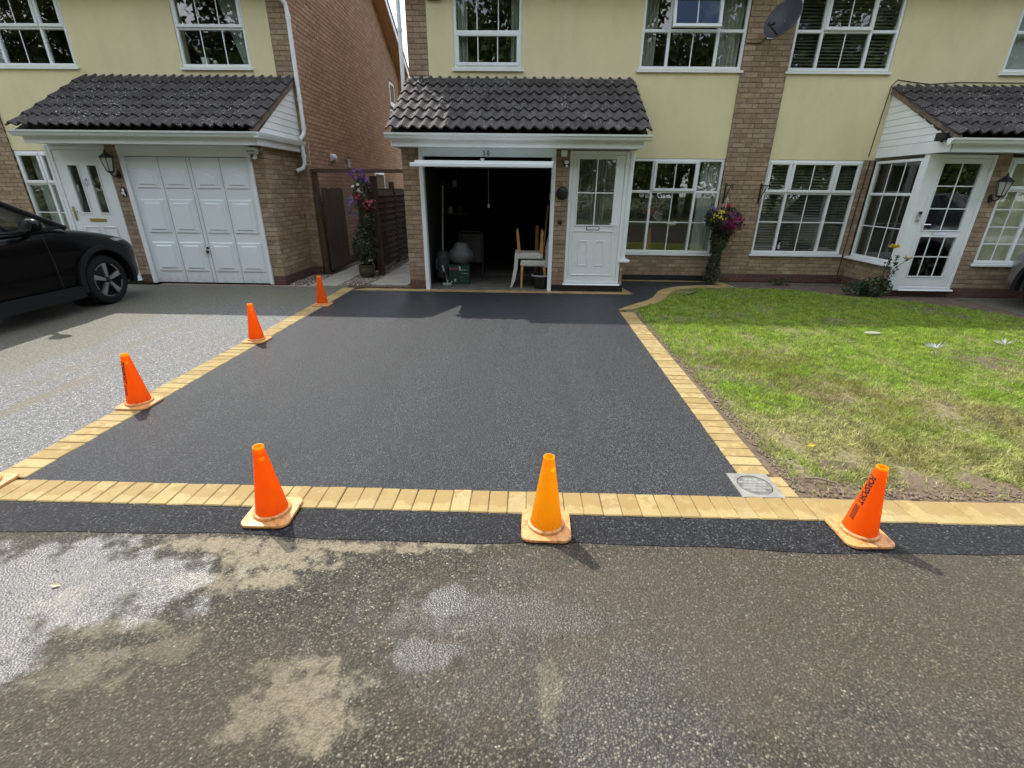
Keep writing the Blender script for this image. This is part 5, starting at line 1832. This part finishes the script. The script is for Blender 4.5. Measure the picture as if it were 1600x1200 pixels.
# hanging flowers on the arch, tall planter under them
hf = thing('hanging_flowers', 'column of mixed purple, white, red and blue flowers hanging from the gate arch', 'hanging flowers', (-3.05, 9.30, 1.4))
part('basket', MB().sphere((-3.02, 9.22, 1.32), .11, .11, .10, 14, 8), 'coco_liner', hf)
part('chain', MB().tube([(-3.02, 9.28, 1.86), (-3.02, 9.23, 1.4)], .004, 5), 'black_iron', hf)
part('foliage', leaf_cloud(blob_pts(1100, (-3.0, 9.22, 1.46), (.18, .15, .34)) + blob_pts(700, (-2.96, 9.22, 1.08), (.15, .13, .26)), .045), 'ivy_leaves', hf, **L)
part('flower', flowers(44, (-3.07, 9.22, 1.83), (.14, .1, .09), .038), 'petal_purple', hf, label='purple flowers at the top', **L)
part('flower', flowers(8, (-2.89, 9.20, 1.70), (.06, .07, .06), .045), 'petal_purple', hf, label='violet flowers', **L)
part('flower', flowers(5, (-3.06, 9.12, 1.58), (.14, .05, .09), .05), 'petal_white', hf, label='white flowers', **L)
part('flower', flowers(26, (-2.88, 9.16, 1.33), (.16, .08, .09), .038), 'petal_pink', hf, label='pink flowers', **L)
part('flower', flowers(7, (-3.03, 9.11, 1.42), (.09, .05, .10), .042), 'petal_red', hf, label='red flowers', **L)
part('flower', flowers(130, (-3.20, 9.2, 1.27), (.13, .1, .20), .020), 'petal_blue', hf, label='small blue trailing flowers', **L)
part('stem', leaf_cloud(blob_pts(200, (-3.19, 9.2, 1.28), (.13, .1, .17), .1), .022, .3), 'tree_leaves', hf, **L)
pp = thing('potted_shrub', 'leafy shrub in a dark glazed pot at the end of the fence', 'potted plant', (-3.05, 9.16, 0))
part('pot', MB().lathe([(.10, 0.0), (.135, .05), (.15, .13), (.142, .20), (.155, .215), (.155, .235), (.135, .235), (.13, .2)], (-3.05, 9.16, 0), 28, True, True), 'terracotta_glaze', pp, smooth=True)
for a in (-2.3, -1.57, -.85):
    part('pot_roundel', MB().lathe([(.028, -.006), (.028, .006), (.016, .010), (.008, .004)], n=12).map(lambda x, y, z, _a=a: (-3.05 + math.cos(_a) * (.148 + z) - math.sin(_a) * x, 9.16 + math.sin(_a) * (.148 + z) + math.cos(_a) * x, .13 + y)), 'terracotta_glaze', pp)
part('stem', MB().tube([(-3.05, 9.16, .2), (-3.04, 9.17, .55), (-3.02, 9.2, .95)], [.012, .009, .005], 6).tube([(-3.06, 9.15, .2), (-3.12, 9.1, .55)], [.01, .004], 6).tube([(-3.04, 9.15, .2), (-2.97, 9.12, .6)], [.01, .004], 6), 'bark', pp)
part('foliage', leaf_cloud(blob_pts(1500, (-3.03, 9.16, .58), (.25, .2, .36)) + blob_pts(350, (-3.0, 9.18, .9), (.16, .14, .2)), .055), 'ivy_leaves', pp, **L)

# rose by the porch
rs = thing('rose_bush', 'rose bush with one yellow and one cream bloom in front of the bay window', 'rose bush', (5.95, 8.0, 0))
part('foliage', leaf_cloud(blob_pts(520, (5.92, 8.0, .16), (.26, .17, .18)) + blob_pts(260, (5.66, 8.05, .13), (.24, .15, .13)) + blob_pts(60, (6.02, 7.95, .45), (.12, .1, .2)) + blob_pts(30, (6.05, 7.9, .62), (.2, .08, .08)), .055), 'dark_leaves', rs, **L)
part('stem', MB().tube([(5.93, 8.0, 0), (5.96, 7.97, .35), (5.93, 7.9, .62), (5.915, 7.86, .80)], [.008, .006, .005, .004], 6).tube([(5.95, 8.0, .1), (6.08, 7.9, .5), (6.18, 7.85, .63)], [.008, .005, .004], 6), 'bark', rs)


def rosebloom(c, s, mat, lab):
    mb = MB()
    for ring, (nn, r, tilt) in enumerate(((6, 1.0, .45), (6, .78, .95), (5, .5, 1.5))):
        for k in range(nn):
            a = k * 6.283 / nn + ring * .5
            e = Vector((math.cos(a), math.sin(a), 0)); f_ = Vector((-math.sin(a), math.cos(a), 0))
            up = Vector((0, -.25, 1)) * tilt * s * r
            p = Vector(c)
            mb.add([p, p + e * s * r * .6 + f_ * s * .45 * r + up * .6, p + e * s * r + up, p + e * s * r * .6 - f_ * s * .45 * r + up * .6], [(0, 1, 2, 3)])
    part('bloom', mb, mat, rs, label=lab, fix=False)


rosebloom((5.915, 7.86, .80), .10, 'petal_yellow', 'yellow bloom')
rosebloom((6.18, 7.85, .63), .08, 'petal_cream', 'cream bloom')
w_ = thing('garden_plant', 'low green weed growing at the house wall beyond the lawn', 'plant', (4.85, 8.95, 0))
part('foliage', leaf_cloud(blob_pts(120, (4.85, 8.95, .06), (.22, .1, .07)), .05), 'dark_leaves', w_, fix=False)
# white tufts lying on the lawn
for (x, y, lab, s) in ((4.58, 5.02, 'white feathery tuft on the lawn, nearer the drive', 1.5), (5.52, 5.22, 'white feathery tuft on the lawn, nearer the right edge of the photo', 1.6)):
    mb = MB()
    for k in range(9):
        a = -1.2 + k * .3 + random.gauss(0, .1)
        d = Vector((math.sin(a), .3 * math.cos(a), .35 + .2 * random.random()))
        q = Vector((.35, 0, 0.1))
        mb.add([Vector((0, 0, .015)), d * .055 * s + q * .03, d * .10 * s, d * .055 * s - q * .03], [(0, 1, 2, 3)])
    solo('flower_tuft', mb, 'petal_white', lab, 'flower', (x, y, lawn_h(x, y) + .01), 'white tufts on the lawn')
solo('flat_stone', MB().sphere((0, 0, 0), .10, .05, .015, 12, 6), 'paving_slab', 'pale flat stone showing through the middle of the lawn', 'stone', (4.33, 5.66, .018))
solo('fallen_leaf', MB().add([(0, 0, .004), (.022, .008, .012), (.045, .0, .004), (.024, -.016, .006)], [(0, 1, 2, 3)]), 'petal_cream', 'pale yellow leaf lying on the wet road', 'leaf', (-2.02, 1.475, -.004))
solo('fallen_leaf', MB().add([(0, 0, .004), (.03, .012, .02), (.06, .0, .01), (.03, -.018, .008)], [(0, 1, 2, 3)]), 'petal_yellow', 'yellow green leaf near the front corner of the lawn', 'leaf', (1.93, 2.78, .03))
tw = MB().tube([(0, 0, .015), (.08, -.01, .02), (.17, -.045, .012)], .006, 6)
solo('twig', tw, 'mortar', 'pale broken twig on the bare soil at the corner of the lawn', 'twig', (1.72, 2.42, 0.0))
solo('twig', MB().tube([(0, 0, .01), (.14, .07, .02), (.30, .20, .03)], .009, 6), 'petal_white' if False else 'dark_leaves', 'dark green cane lying at the back edge of the lawn', 'cane', (2.65, 7.75, .01))

# ================================================================== FIXTURES
def lantern(x, y, z, label):
    l = thing('wall_lantern', label, 'lantern', (x, y, z), 0, 'black wall lanterns by the front doors')
    n = 6
    ax, ay = x, y - .14
    part('back_plate', MB().lathe([(.045, 0), (.045, .012), (.02, .025)], n=16).map(lambda a, b, c: (x + a, y - c, z - .16 + b * 1.5)), 'black_iron', l, smooth=True)
    part('arm', MB().tube([(x, y - .01, z - .17), (x, y - .08, z - .20), (ax, ay, z - .17), (ax, ay, z - .12)], .011, 8), 'black_iron', l, smooth=True)
    part('lamp_base', MB().lathe([(.02, -.15), (.05, -.13), (.055, -.115)], (ax, ay, z), n), 'black_iron', l)
    part('lamp_glass', MB().lathe([(.050, -.114), (.088, .075)], (ax, ay, z), n), 'lamp_glass', l)
    bars = MB()
    for k in range(n):
        a = 2 * math.pi * k / n
        bars.tube([(ax + .052 * math.cos(a), ay + .052 * math.sin(a), z - .115), (ax + .092 * math.cos(a), ay + .092 * math.sin(a), z + .078)], .006, 5)
    part('cage', bars, 'black_iron', l)
    part('lamp_roof', MB().lathe([(.105, .074), (.108, .084), (.06, .125), (.03, .145), (.022, .165), (.012, .175), (.014, .19), (.0, .205)], (ax, ay, z), n, True, False), 'black_iron', l)


lantern(-6.67, 8.2, 1.93, 'black lantern between the left house front door and its garage')
lantern(7.31, 8.05, 1.72, 'black lantern between the glazed front door and window of the right-hand house')
pq = thing('door_plaque', 'small oval black and white plaque under the lantern on the left house', 'plaque', (-6.66, 8.2, 1.5))
part('oval_back', MB().lathe([(.06, 0), (.058, .012), (.0, .014)], n=20, cap1=False).map(lambda x, y, z: (-6.66 + x * .8, 8.198 - z, 1.50 + y * 1.35)), 'black_plastic', pq)
part('white_figure', MB().sphere((-6.655, 8.182, 1.53), .024, .008, .026, 10, 6).sphere((-6.665, 8.182, 1.485), .030, .009, .022, 10, 6).sphere((-6.64, 8.182, 1.455), .012, .007, .02, 8, 6), 'white_ceramic', pq)
fl = thing('flood_light', 'white security floodlight on the corner of the left garage', 'floodlight', (-4.32, 8.19, 2.12))
part('lamp_head', MB().prism([(8.09, 2.10), (8.16, 2.085), (8.18, 2.17), (8.06, 2.175)], 'X', -4.42, -4.26), 'white_ceramic', fl)
part('lamp_face', MB().box(-4.405, -4.275, 8.075, 8.0795, 2.112, 2.163), 'grey_plastic', fl)
part('mount', MB().cbox(-4.345, -4.31, 8.16, 8.198, 2.02, 2.16, .005).sphere((-4.33, 8.14, 2.03), .032, .03, .024), 'white_ceramic', fl, smooth=True)
part('cable', MB().tube([(-4.26, 8.17, 2.13), (-4.20, 8.18, 2.17), (-4.15, 8.1, 2.19)], .004, 5), 'white_ceramic', fl)
bl = solo('bulkhead_lamp', MB().sphere((0, 0, 0), .05, .10, .075, 14, 8).cbox(-.055, -.02, -.08, .08, -.07, .07, .01), 'white_ceramic', 'small white bulkhead lamp high on the brown brick side wall', 'lamp', (-3.965, 10.62, 2.18), smooth=True)
ab = thing('alarm_box', 'red alarm box high on the brick edge of the centre house', 'alarm box', (-1.5, 9.25, 4.5))
part('alarm_case', MB().cbox(-1.63, -1.40, 9.185, 9.249, 4.40, 4.66, .012), 'red_plastic', ab)
part('emblem', MB().prism([(-1.56, 4.43), (-1.47, 4.43), (-1.50, 4.47), (-1.50, 4.55), (-1.53, 4.55), (-1.53, 4.47)], 'Y', 9.179, 9.1845), 'blue_emblem', ab)
x_ = .585
wb = solo('junction_box', MB().cbox(-.045, .045, -.05, 0, -.045, .045, .006).sphere((.005, -.05, 0), .010, .006, .010), 'white_ceramic', 'white square box under the eaves beside the half glazed door', 'junction box', (.60, 8.048, 2.13))
sn = thing('motion_sensor', 'black motion sensor on the brick pier below the white box', 'sensor', (.64, 8.05, 1.99))
part('sensor_body', MB().cbox(.595, .685, 7.99, 8.048, 1.96, 2.04, .008), 'black_plastic', sn)
part('sensor_lens', MB().cbox(.607, .673, 7.975, 7.9895, 1.985, 2.03, .006).sphere((.64, 7.985, 1.955), .022, .018, .018), 'white_ceramic', sn)
rl = thing('round_wall_lamp', 'round black lamp on the brick pier left of the half glazed door', 'wall lamp', (.60, 8.05, 1.56))
part('lamp_disc', MB().lathe([(.09, 0), (.092, .03), (.08, .055), (.05, .068), (.0, .072)], n=28, cap1=False).map(lambda x, y, z: (.60 + x, 8.049 - z, 1.56 + y)), 'black_plastic', rl, smooth=True)
part('lamp_rim', MB().lathe([(.094, .0), (.098, .012), (.094, .022)], n=28).map(lambda x, y, z: (.60 + x, 8.049 - z, 1.56 + y)), 'black_iron', rl, smooth=True)
solo('bell_push', MB().lathe([(.038, 0), (.038, .015), (.02, .025), (.018, .032), (.0, .034)], n=20, cap1=False).map(lambda x, y, z: (x, -z, y)), 'black_plastic', 'small round black bell push below the round lamp', 'door bell', (.585, 8.049, 1.13), smooth=True)
db = thing('video_doorbell', 'grey doorbell with a camera on the corner post of the glazed front door', 'door bell', (6.28, 8.045, 1.3))
part('bell_case', MB().cbox(6.255, 6.315, 8.022, 8.0495, 1.20, 1.36, .008), 'brushed_metal', db)
part('bell_camera', MB().cbox(6.26, 6.31, 8.014, 8.0215, 1.31, 1.352, .004), 'black_plastic', db)
part('bell_button', MB().lathe([(.015, 0), (.014, .006), (.0, .008)], n=14, cap1=False).map(lambda x, y, z: (6.285 + x, 8.0215 - z, 1.25 + y)), 'white_ceramic', db)
cc = thing('security_camera', 'black security camera at the corner of the right-hand canopy', 'camera', (6.09, 7.72, 2.4))
part('camera_body', MB().cbox(6.03, 6.10, 7.72, 7.90, 2.33, 2.44, .012), 'black_plastic', cc)
part('camera_mount', MB().cbox(6.10, 6.14, 7.76, 7.82, 2.36, 2.42, .006).sphere((6.065, 7.78, 2.325), .025, .025, .02), 'black_plastic', cc)
part('cable', MB().tube([(6.07, 7.75, 2.32), (6.09, 7.72, 2.27), (6.13, 7.71, 2.24), (6.12, 7.72, 2.29)], .004, 5), 'white_ceramic', cc)
# satellite dish
ds = thing('satellite_dish', 'dark grey satellite dish on the brick pillar between the upstairs windows', 'satellite dish', (3.93, 9.22, 4.0))
dc = Vector((3.96, 8.86, 4.05)); dn = Vector((-.84, -.46, .30)).normalized()
da = dn.cross(Vector((0, 0, 1))).normalized(); du = da.cross(dn)
mb = MB(); nn = 36
for side in (0, 1):
    for (r, k) in ((0.0, 0), (.35, .012), (.7, .045), (.97, .085), (1.0, .082)):
        for i in range(nn):
            a = 2 * math.pi * i / nn
            p = dc + da * (.30 * r * math.cos(a)) + du * (.265 * r * math.sin(a)) + dn * (k - side * .008)
            mb.v.append(tuple(p))
for side in (0, 1):
    o_ = side * 5 * nn
    for j in range(4):
        for i in range(nn):
            mb.f.append((o_ + j * nn + i, o_ + j * nn + (i + 1) % nn, o_ + (j + 1) * nn + (i + 1) % nn, o_ + (j + 1) * nn + i))
for i in range(nn):
    mb.f.append((4 * nn + i, 4 * nn + (i + 1) % nn, 9 * nn + (i + 1) % nn, 9 * nn + i))
part('reflector', mb, 'dish_grey', ds, smooth=True)
lnb = dc + dn * .30 - du * .20
part('feed_arm', MB().tube([tuple(dc - du * .23 + dn * .05), tuple(lnb)], .011, 8), 'black_plastic', ds)
part('receiver', MB().tube([tuple(lnb + dn * .02), tuple(lnb - dn * .07 + du * .06)], [.026, .032], 12), 'black_plastic', ds)
part('wall_mount', MB().tube([tuple(dc - dn * .01), (3.93, 9.0, 3.98), (3.93, 9.215, 3.98)], .018, 8).cbox(3.88, 3.98, 9.205, 9.2215, 3.9, 4.06, .004), 'brushed_metal', ds)
solo('cable', MB().tube([(3.86, 9.215, 3.93), (3.80, 9.215, 3.86), (3.74, 9.215, 3.845), (3.56, 9.215, 3.85)], .006, 6), 'black_plastic', 'black cable running from the satellite dish to the upstairs window', 'cable', (0, 0, 0))
solo('cable', MB().tube([(6.075, 9.24, 2.14), (6.06, 9.242, 1.4), (6.055, 9.242, .6), (6.05, 9.242, .16)], .007, 6), 'black_plastic', 'black cable running down the brick strip beside the porch', 'cable', (0, 0, 0))
solo('cable', MB().tube([(6.03, 9.244, 2.2), (6.06, 9.243, 2.8), (6.09, 9.243, 3.27), (6.16, 9.243, 3.36), (6.4, 9.243, 3.33), (6.7, 9.243, 3.30), (7.2, 9.243, 3.33), (8.4, 9.243, 3.325), (9.4, 9.243, 3.33)], .006, 6), 'black_plastic', 'thin cable along the wall above the right-hand canopy', 'cable', (0, 0, 0))
solo('wire', MB().tube([(-3.93, 9.34, 2.34), (-3.93, 9.32, 2.0), (-4.0, 9.3, 1.99)], .003, 5), 'white_ceramic', 'thin white wire hanging by the left house downpipe', 'wire', (0, 0, 0))

# ================================================================== INSIDE THE WINDOWS
def curtain(x0, x1, y, z0, z1, mat, label, waves=5, tie=None):
    mb = MB(); n = 40; m = 8
    for j in range(m + 1):
        f = j / m
        z = z0 + (z1 - z0) * f
        a, b = x0, x1
        if tie:
            k = math.sin(math.pi * min(1, f)) ** .8 * .0 + (1 - f) * tie
            if tie > 0: a = x0 + (x1 - x0) * k
            else: b = x1 + (x1 - x0) * ((1 - f) * tie)
        for i in range(n + 1):
            s = i / n
            mb.v.append((a + (b - a) * s, y + .025 * math.sin(s * waves * 6.283 + .4 * math.sin(3 * s)), z))
    for j in range(m):
        for i in range(n):
            mb.f.append((j * (n + 1) + i, j * (n + 1) + i + 1, (j + 1) * (n + 1) + i + 1, (j + 1) * (n + 1) + i))
    o = bpy.data.objects.new('curtain', mb.mesh('curtain', mat, smooth=True, fix=False))
    COL.objects.link(o); o['label'] = label; o['category'] = 'curtain'


curtain(3.10, 3.50, 9.365, 3.4, 4.75, 'curtain_grey', 'grey curtain at the right of the upstairs window with the open vent', 6)
curtain(1.90, 2.12, 9.365, 3.4, 4.75, 'curtain_grey', 'grey curtain at the left of the upstairs window with the open vent', 4)
curtain(3.20, 3.52, 9.365, .4, 2.2, 'curtain_pale', 'pale curtain in the downstairs window beside the flower basket', 6)
curtain(-1.20, -1.0, 9.365, 3.4, 4.75, 'curtain_grey', 'grey curtain at the left of the window above the open garage', 3)
curtain(-.28, -.10, 9.365, 3.4, 4.75, 'curtain_grey', 'grey curtain at the right of the window above the open garage', 3)
curtain(-5.3, -4.78, 9.56, 3.4, 4.75, 'curtain_pale', 'pale curtain drawn aside in the window above the closed garage', 7, .75)
curtain(-9.5, -9.2, 9.56, 3.4, 4.75, 'curtain_pale', 'pale curtain in the upstairs window at the left edge of the photo', 4)
curtain(-9.4, -8.95, 9.58, .5, 2.2, 'curtain_pale', 'pale curtain in the window behind the black car', 6)
curtain(7.45, 9.27, 8.155, .5, 2.15, 'curtain_cream', 'cream curtain in the downstairs window at the right edge of the photo', 22)
curtain(7.85, 9.5, 9.365, 3.4, 4.75, 'curtain_pale', 'pale blind in the upstairs window at the right edge of the photo', 3)
curtain(1.12, 1.36, 8.62, .1, 2.15, 'curtain_grey', 'grey curtain behind the half glazed front door', 5)


def blind(x0, x1, y, z0, z1, label):
    b = thing('venetian_blind', label, 'blind', (x0, y, z0), 0, 'dark slatted blinds of the right-hand house')
    z = z0 + .01
    me_ = MB().add([(0, -.020, -.014), (x1 - x0, -.020, -.014), (x1 - x0, .020, .014), (0, .020, .014), (0, -.020, -.0125), (x1 - x0, -.020, -.0125), (x1 - x0, .020, .0155), (0, .020, .0155)],
                   [(0, 1, 2, 3), (4, 5, 6, 7), (0, 1, 5, 4), (2, 3, 7, 6), (0, 3, 7, 4), (1, 2, 6, 5)]).mesh('slat', 'blind_slat')
    while z < z1:
        o = bpy.data.objects.new('slat', me_)
        o.location = (0, 0, z - z0); o.rotation_euler = (random.gauss(0, .03), 0, 0)
        COL.objects.link(o); o.parent = b
        z += .047
    part('head_rail', MB().cbox(x0, x1, y - .03, y + .03, z1, z1 + .04, .005), 'blind_slat', b)


blind(4.36, 5.94, 9.355, 3.53, 4.62, 'dark slatted blind in the upstairs window right of the satellite dish')
blind(4.36, 5.94, 9.355, .60, 2.07, 'dark slatted blind in the downstairs window left of the porch')
vase = thing('flower_pot', 'small white pot with a plant on the sill above the closed garage', 'plant pot', (-5.60, 9.50, 3.55))
part('pot', MB().lathe([(.05, 0), (.065, .11), (.06, .11), (.05, .02)], (-5.60, 9.50, 3.55), 18), 'white_ceramic', vase, smooth=True)
part('foliage', leaf_cloud(blob_pts(70, (-5.60, 9.50, 3.76), (.11, .08, .09)), .05), 'dark_leaves', vase, fix=False)
part('flower', flowers(4, (-5.64, 9.48, 3.79), (.06, .04, .05), .05), 'petal_cream', vase, fix=False)
solo('ornament', MB().sphere((0, 0, 0), .035, .03, .04), 'white_ceramic', 'small white ball ornament beside the pot on the sill above the closed garage', 'ornament', (-5.43, 9.50, 3.59), smooth=True)
orn = thing('flower_vase', 'tall pink flower ornament with white blooms inside the centre downstairs window', 'vase', (2.42, 9.5, .55))
part('vase', MB().lathe([(.05, 0), (.06, .15), (.035, .30), (.03, .40)], (2.42, 9.52, .55), 16), 'pale_clay', orn, smooth=True)
part('leaf', leaf_cloud(blob_pts(26, (2.42, 9.52, 1.25), (.18, .06, .16)), .16, .35), 'petal_pink', orn, fix=False)
part('bloom', flowers(6, (2.55, 9.5, 1.17), (.06, .04, .05), .10), 'petal_white', orn, label='white blooms', fix=False)
solo('ornament', MB().sphere((0, 0, .05), .10, .04, .035, 12, 8).sphere((.07, 0, .08), .035, .03, .03), 'white_ceramic', 'low white ornament right of the pink flower vase', 'ornament', (2.82, 9.5, .98), smooth=True)
ct = thing('cat_figurine', 'black and white cat figurine on the sill behind the downstairs blind', 'figurine', (4.85, 9.34, .55))
part('figure_body', MB().sphere((4.85, 9.34, .63), .045, .04, .08, 12, 8).sphere((4.855, 9.33, .735), .036, .034, .034, 12, 8).add([(4.83, 9.33, .755), (4.845, 9.33, .765), (4.833, 9.33, .795)], [(0, 1, 2)]).add([(4.868, 9.33, .765), (4.882, 9.33, .755), (4.878, 9.33, .795)], [(0, 1, 2)]), 'black_plastic', ct, smooth=True)
part('white_chest', MB().sphere((4.85, 9.31, .66), .025, .02, .05, 10, 8).sphere((4.855, 9.302, .725), .016, .012, .014, 10, 6), 'white_ceramic', ct, smooth=True)

# ================================================================== INSIDE THE GARAGE
def dining_chair(name, label, loc, rz, flip=False):
    c = thing(name, label, 'chair', loc, rz, 'cream dining chairs stacked in the garage')
    if flip:
        c.rotation_euler = (math.pi, 0, rz)
    W = dict(world=False)
    part('seat', MB().cbox(-.22, .22, -.22, .22, .37, .47, .02), 'cream_fabric', c, **W)
    bk = MB().prism([(.20, .36), (.26, .36), (.275, .60), (.31, .82), (.335, .95), (.31, .96), (.255, .83), (.215, .62)], 'X', -.215, .215)
    part('backrest', bk, 'cream_fabric', c, **W)
    for sx in (-1, 1):
        for sy in (-1, 1):
            mb = MB().add([(sx * .20 + a * .022, sy * .19 + b * .022, .37) for a, b in ((-1, -1), (1, -1), (1, 1), (-1, 1))] + [(sx * .205 + a * .015, sy * (.20 + .03 * (sy > 0)) + b * .015, 0) for a, b in ((-1, -1), (1, -1), (1, 1), (-1, 1))],
                          [(0, 1, 2, 3), (4, 5, 6, 7), (0, 1, 5, 4), (1, 2, 6, 5), (2, 3, 7, 6), (3, 0, 4, 7)])
            part('leg', mb, 'oak_wood', c, **W)
    return c


dining_chair('dining_chair', 'cream upholstered chair standing on its legs at the right of the open garage', (.17, 8.42, .012), -math.pi / 2)
dining_chair('dining_chair', 'cream upholstered chair turned upside down on the other, its wooden legs in the air', (.115, 8.43, .975), -math.pi / 2, True)
bn = thing('black_bucket', 'black plastic bucket on the floor under the stacked chairs', 'bucket', (.30, 8.22, .012))
part('tub', MB().lathe([(.10, 0), (.14, .22), (.15, .22), (.15, .235), (.135, .235), (.10, .02)], n=24, cap1=False), 'black_plastic', bn, smooth=True, world=False)
part('rim', MB().lathe([(.15, .215), (.158, .22), (.158, .24), (.148, .243)], n=24, cap0=False, cap1=False), 'grey_plastic', bn, smooth=True, world=False)
gb = thing('cardboard_box', 'dark green printed cardboard box on the garage floor under a white bag', 'box', (-1.16, 8.62, .012), .06)
part('carton', MB().cbox(-.185, .185, -.16, .16, 0, .34, .004), 'green_card', gb, world=False)
pr_ = MB()
q = random.Random(4)
for row in range(4):
    for k in range(5):
        if q.random() < .75:
            xx = .02 + k * .032; zz = .07 + row * .06
            pr_.box(xx, xx + q.uniform(.008, .02), -.1625, -.1606, zz, zz + q.uniform(.006, .014))
part('print_mark', pr_.box(.0, .03, -.1628, -.1606, .25, .32).box(-.15, -.12, -.1628, -.1606, .04, .06).box(-.09, -.06, -.1628, -.1606, .05, .10), 'white_card_print', gb, world=False)
part('print_band', MB().box(-.17, -.02, -.1626, -.1606, .26, .30), 'red_card_print', gb, world=False)
bg = MB().sphere((0, 0, .15), .23, .18, .17, 24, 16)
bg.map(lambda x, y, z: (x + .03 * mnoise.noise(Vector((x * 9, y * 9, z * 9))), y, z + .04 * mnoise.noise(Vector((x * 7, y * 7, z * 7 + 4))) + (.06 if z > .29 else 0)))
solo('white_bag', bg, 'white_bag', 'tied white plastic bag sitting on the green box', 'bag', (-1.13, 8.62, .355), smooth=True)
vc = thing('vacuum_cleaner', 'dark vacuum cleaner and hose in the left corner of the garage', 'vacuum cleaner', (-1.46, 8.5, .012))
part('motor_body', MB().sphere((-.0, .15, .42), .14, .14, .16, 16, 10).lathe([(.13, .1), (.15, .3), (.14, .42)], (0, .15, 0), 16), 'dark_clutter', vc, smooth=True, world=False)
part('hose', MB().tube([(-.08, -.02, .45), (-.09, -.1, .30), (-.03, -.12, .25), (.06, -.12, .22), (.13, -.14, .08)], .022, 10), 'black_plastic', vc, smooth=True, world=False)
part('wand', MB().tube([(.02, -.10, .34), (.08, -.13, .16), (.11, -.15, .05)], .014, 8), 'brushed_metal', vc, smooth=True, world=False)
part('floor_head', MB().cbox(.03, .19, -.22, -.14, 0, .05, .01), 'grey_plastic', vc, world=False)
gc = thing('garden_chair', 'folded dark chair with a tubular frame behind the white bag', 'chair', (-1.0, 9.1, .012))
part('frame', MB().tube([(-.22, 0, 0), (-.22, .05, .80), (-.19, .055, .86), (.19, .055, .86), (.22, .05, .80), (.22, 0, 0)], .014, 8), 'dish_grey', gc, smooth=True, world=False)
part('seat_back', MB().cbox(-.20, .20, .03, .05, .3, .82, .006), 'dark_clutter', gc, world=False)
for (x, lab, h, lean) in ((-1.50, 'long pale pole leaning in the left corner of the garage', 1.65, .05),):
    solo('pole', MB().tube([(0, 0, 0), (lean, .12, h)], .018, 8), 'grey_plastic', lab, 'pole', (x, 8.75, .012))
solo('broom_handle', MB().tube([(0, 0, 0), (.10, .05, 1.35)], .014, 8), 'oak_wood', 'thin wooden handle leaning by the right side of the garage', 'pole', (.31, 8.62, .012))
solo('timber_plank', MB().cbox(-.03, .03, -.012, .012, 0, 1.0, .003), 'oak_wood', 'short pale plank standing behind the stacked chairs', 'plank', (.24, 8.95, .012))
pc = thing('pull_cord', 'white pull cord hanging from the raised garage door', 'cord', (-.62, 7.9, 1.5))
part('cord', MB().tube([(-.62, 8.6, 1.95), (-.62, 8.6, 1.36)], .003, 5), 'white_ceramic', pc)
part('toggle', MB().lathe([(.012, -.03), (.02, -.02), (.016, .03), (.006, .035)], (-.62, 8.6, 1.34), 12), 'white_ceramic', pc, smooth=True)
sh = thing('storage_shelf', 'dim shelf of tools along the left wall of the garage', 'shelf', (-1.5, 9.6, 0))
for z in (1.15, 1.62):
    part('shelf_board', MB().box(-1.64, -1.15, 9.5, 10.1, z, z + .025), 'dark_clutter', sh)
for (xx, z, mt, lab) in ((-1.55, 1.645, 'dark_clutter', 'dark tin on the upper garage shelf'), (-1.34, 1.645, 'grey_plastic', 'pale tin on the upper garage shelf'), (-1.44, 1.175, 'grey_plastic', 'pale tin on the lower garage shelf'), (-1.26, 1.175, 'dark_clutter', 'dark tin on the lower garage shelf')):
    solo('paint_tin', MB().lathe([(.045, 0), (.045, .11), (.04, .115)], n=14), mt, lab, 'tin', (xx, 9.6, z), 'tins on the garage shelf')
solo('wall_switch', MB().cbox(-.02, .02, -.05, .05, -.07, .07, .006), 'white_ceramic', 'small white switch plate on the right wall of the garage', 'switch', (.478, 9.3, 1.5))

# ================================================================== ACROSS THE ROAD (seen in the panes)
mb = MB()
trees = []
q = random.Random(21)
for i in range(17):
    trees.append((-40 + i * 5 + q.uniform(-1, 1), -13.6 + q.uniform(-.8, .8), q.uniform(13, 15.5), q.uniform(3.9, 4.6)))
for i in range(16):
    trees.append((-38 + i * 5 + q.uniform(-1, 1), -19.5 + q.uniform(-1, 1), q.uniform(17.5, 20), 5.0))
trunk = MB()
for (tx, ty, th_, tr_) in trees:
    trunk.tube([(tx, ty, 0), (tx + .1, ty, th_ * .4), (tx - .1, ty + .1, th_ * .85)], [.26, .17, .04], 8)
    for k in range(42):
        a = random.uniform(0, 6.28); z = th_ * random.uniform(.12, .97); rr = tr_ * (1.05 - .55 * (z / th_)) * random.uniform(.35, 1.0)
        mb2 = leaf_cloud(blob_pts(130, (tx + rr * math.cos(a), ty + rr * math.sin(a), z), (1.3, 1.15, 1.0), .2), .40, .6)
        mb.add(mb2.v, mb2.f)
for k in range(560):
    x = -36 + (k % 130) * .56 + random.uniform(-.2, .2)
    r_ = min(k // 130, 2)
    zc_ = (random.uniform(.25, 1.15), random.uniform(1.2, 3.2), random.uniform(2.0, 6.0))[r_]
    g_ = (.7, .5, .6) if r_ < 2 else (1.1, .8, 1.2)
    mb2 = leaf_cloud(blob_pts(80 if r_ < 2 else 110, (x, (-7.5, -10.1, -12.2)[r_] + random.uniform(-.35, .35), zc_), g_, .2), .16 if r_ < 2 else .26, .5)
    mb.add(mb2.v, mb2.f)
stuff('tree_belt', mb.mesh('tree_belt', 'tree_leaves', fix=False))
stuff('tree_trunks', trunk.mesh('tree_trunks', 'bark', smooth=True))
sheet('grass_verge', [(-45, -30), (45, -30), (45, -6.6), (-45, -6.6)], 0.06, 'far_ground', 0.2)
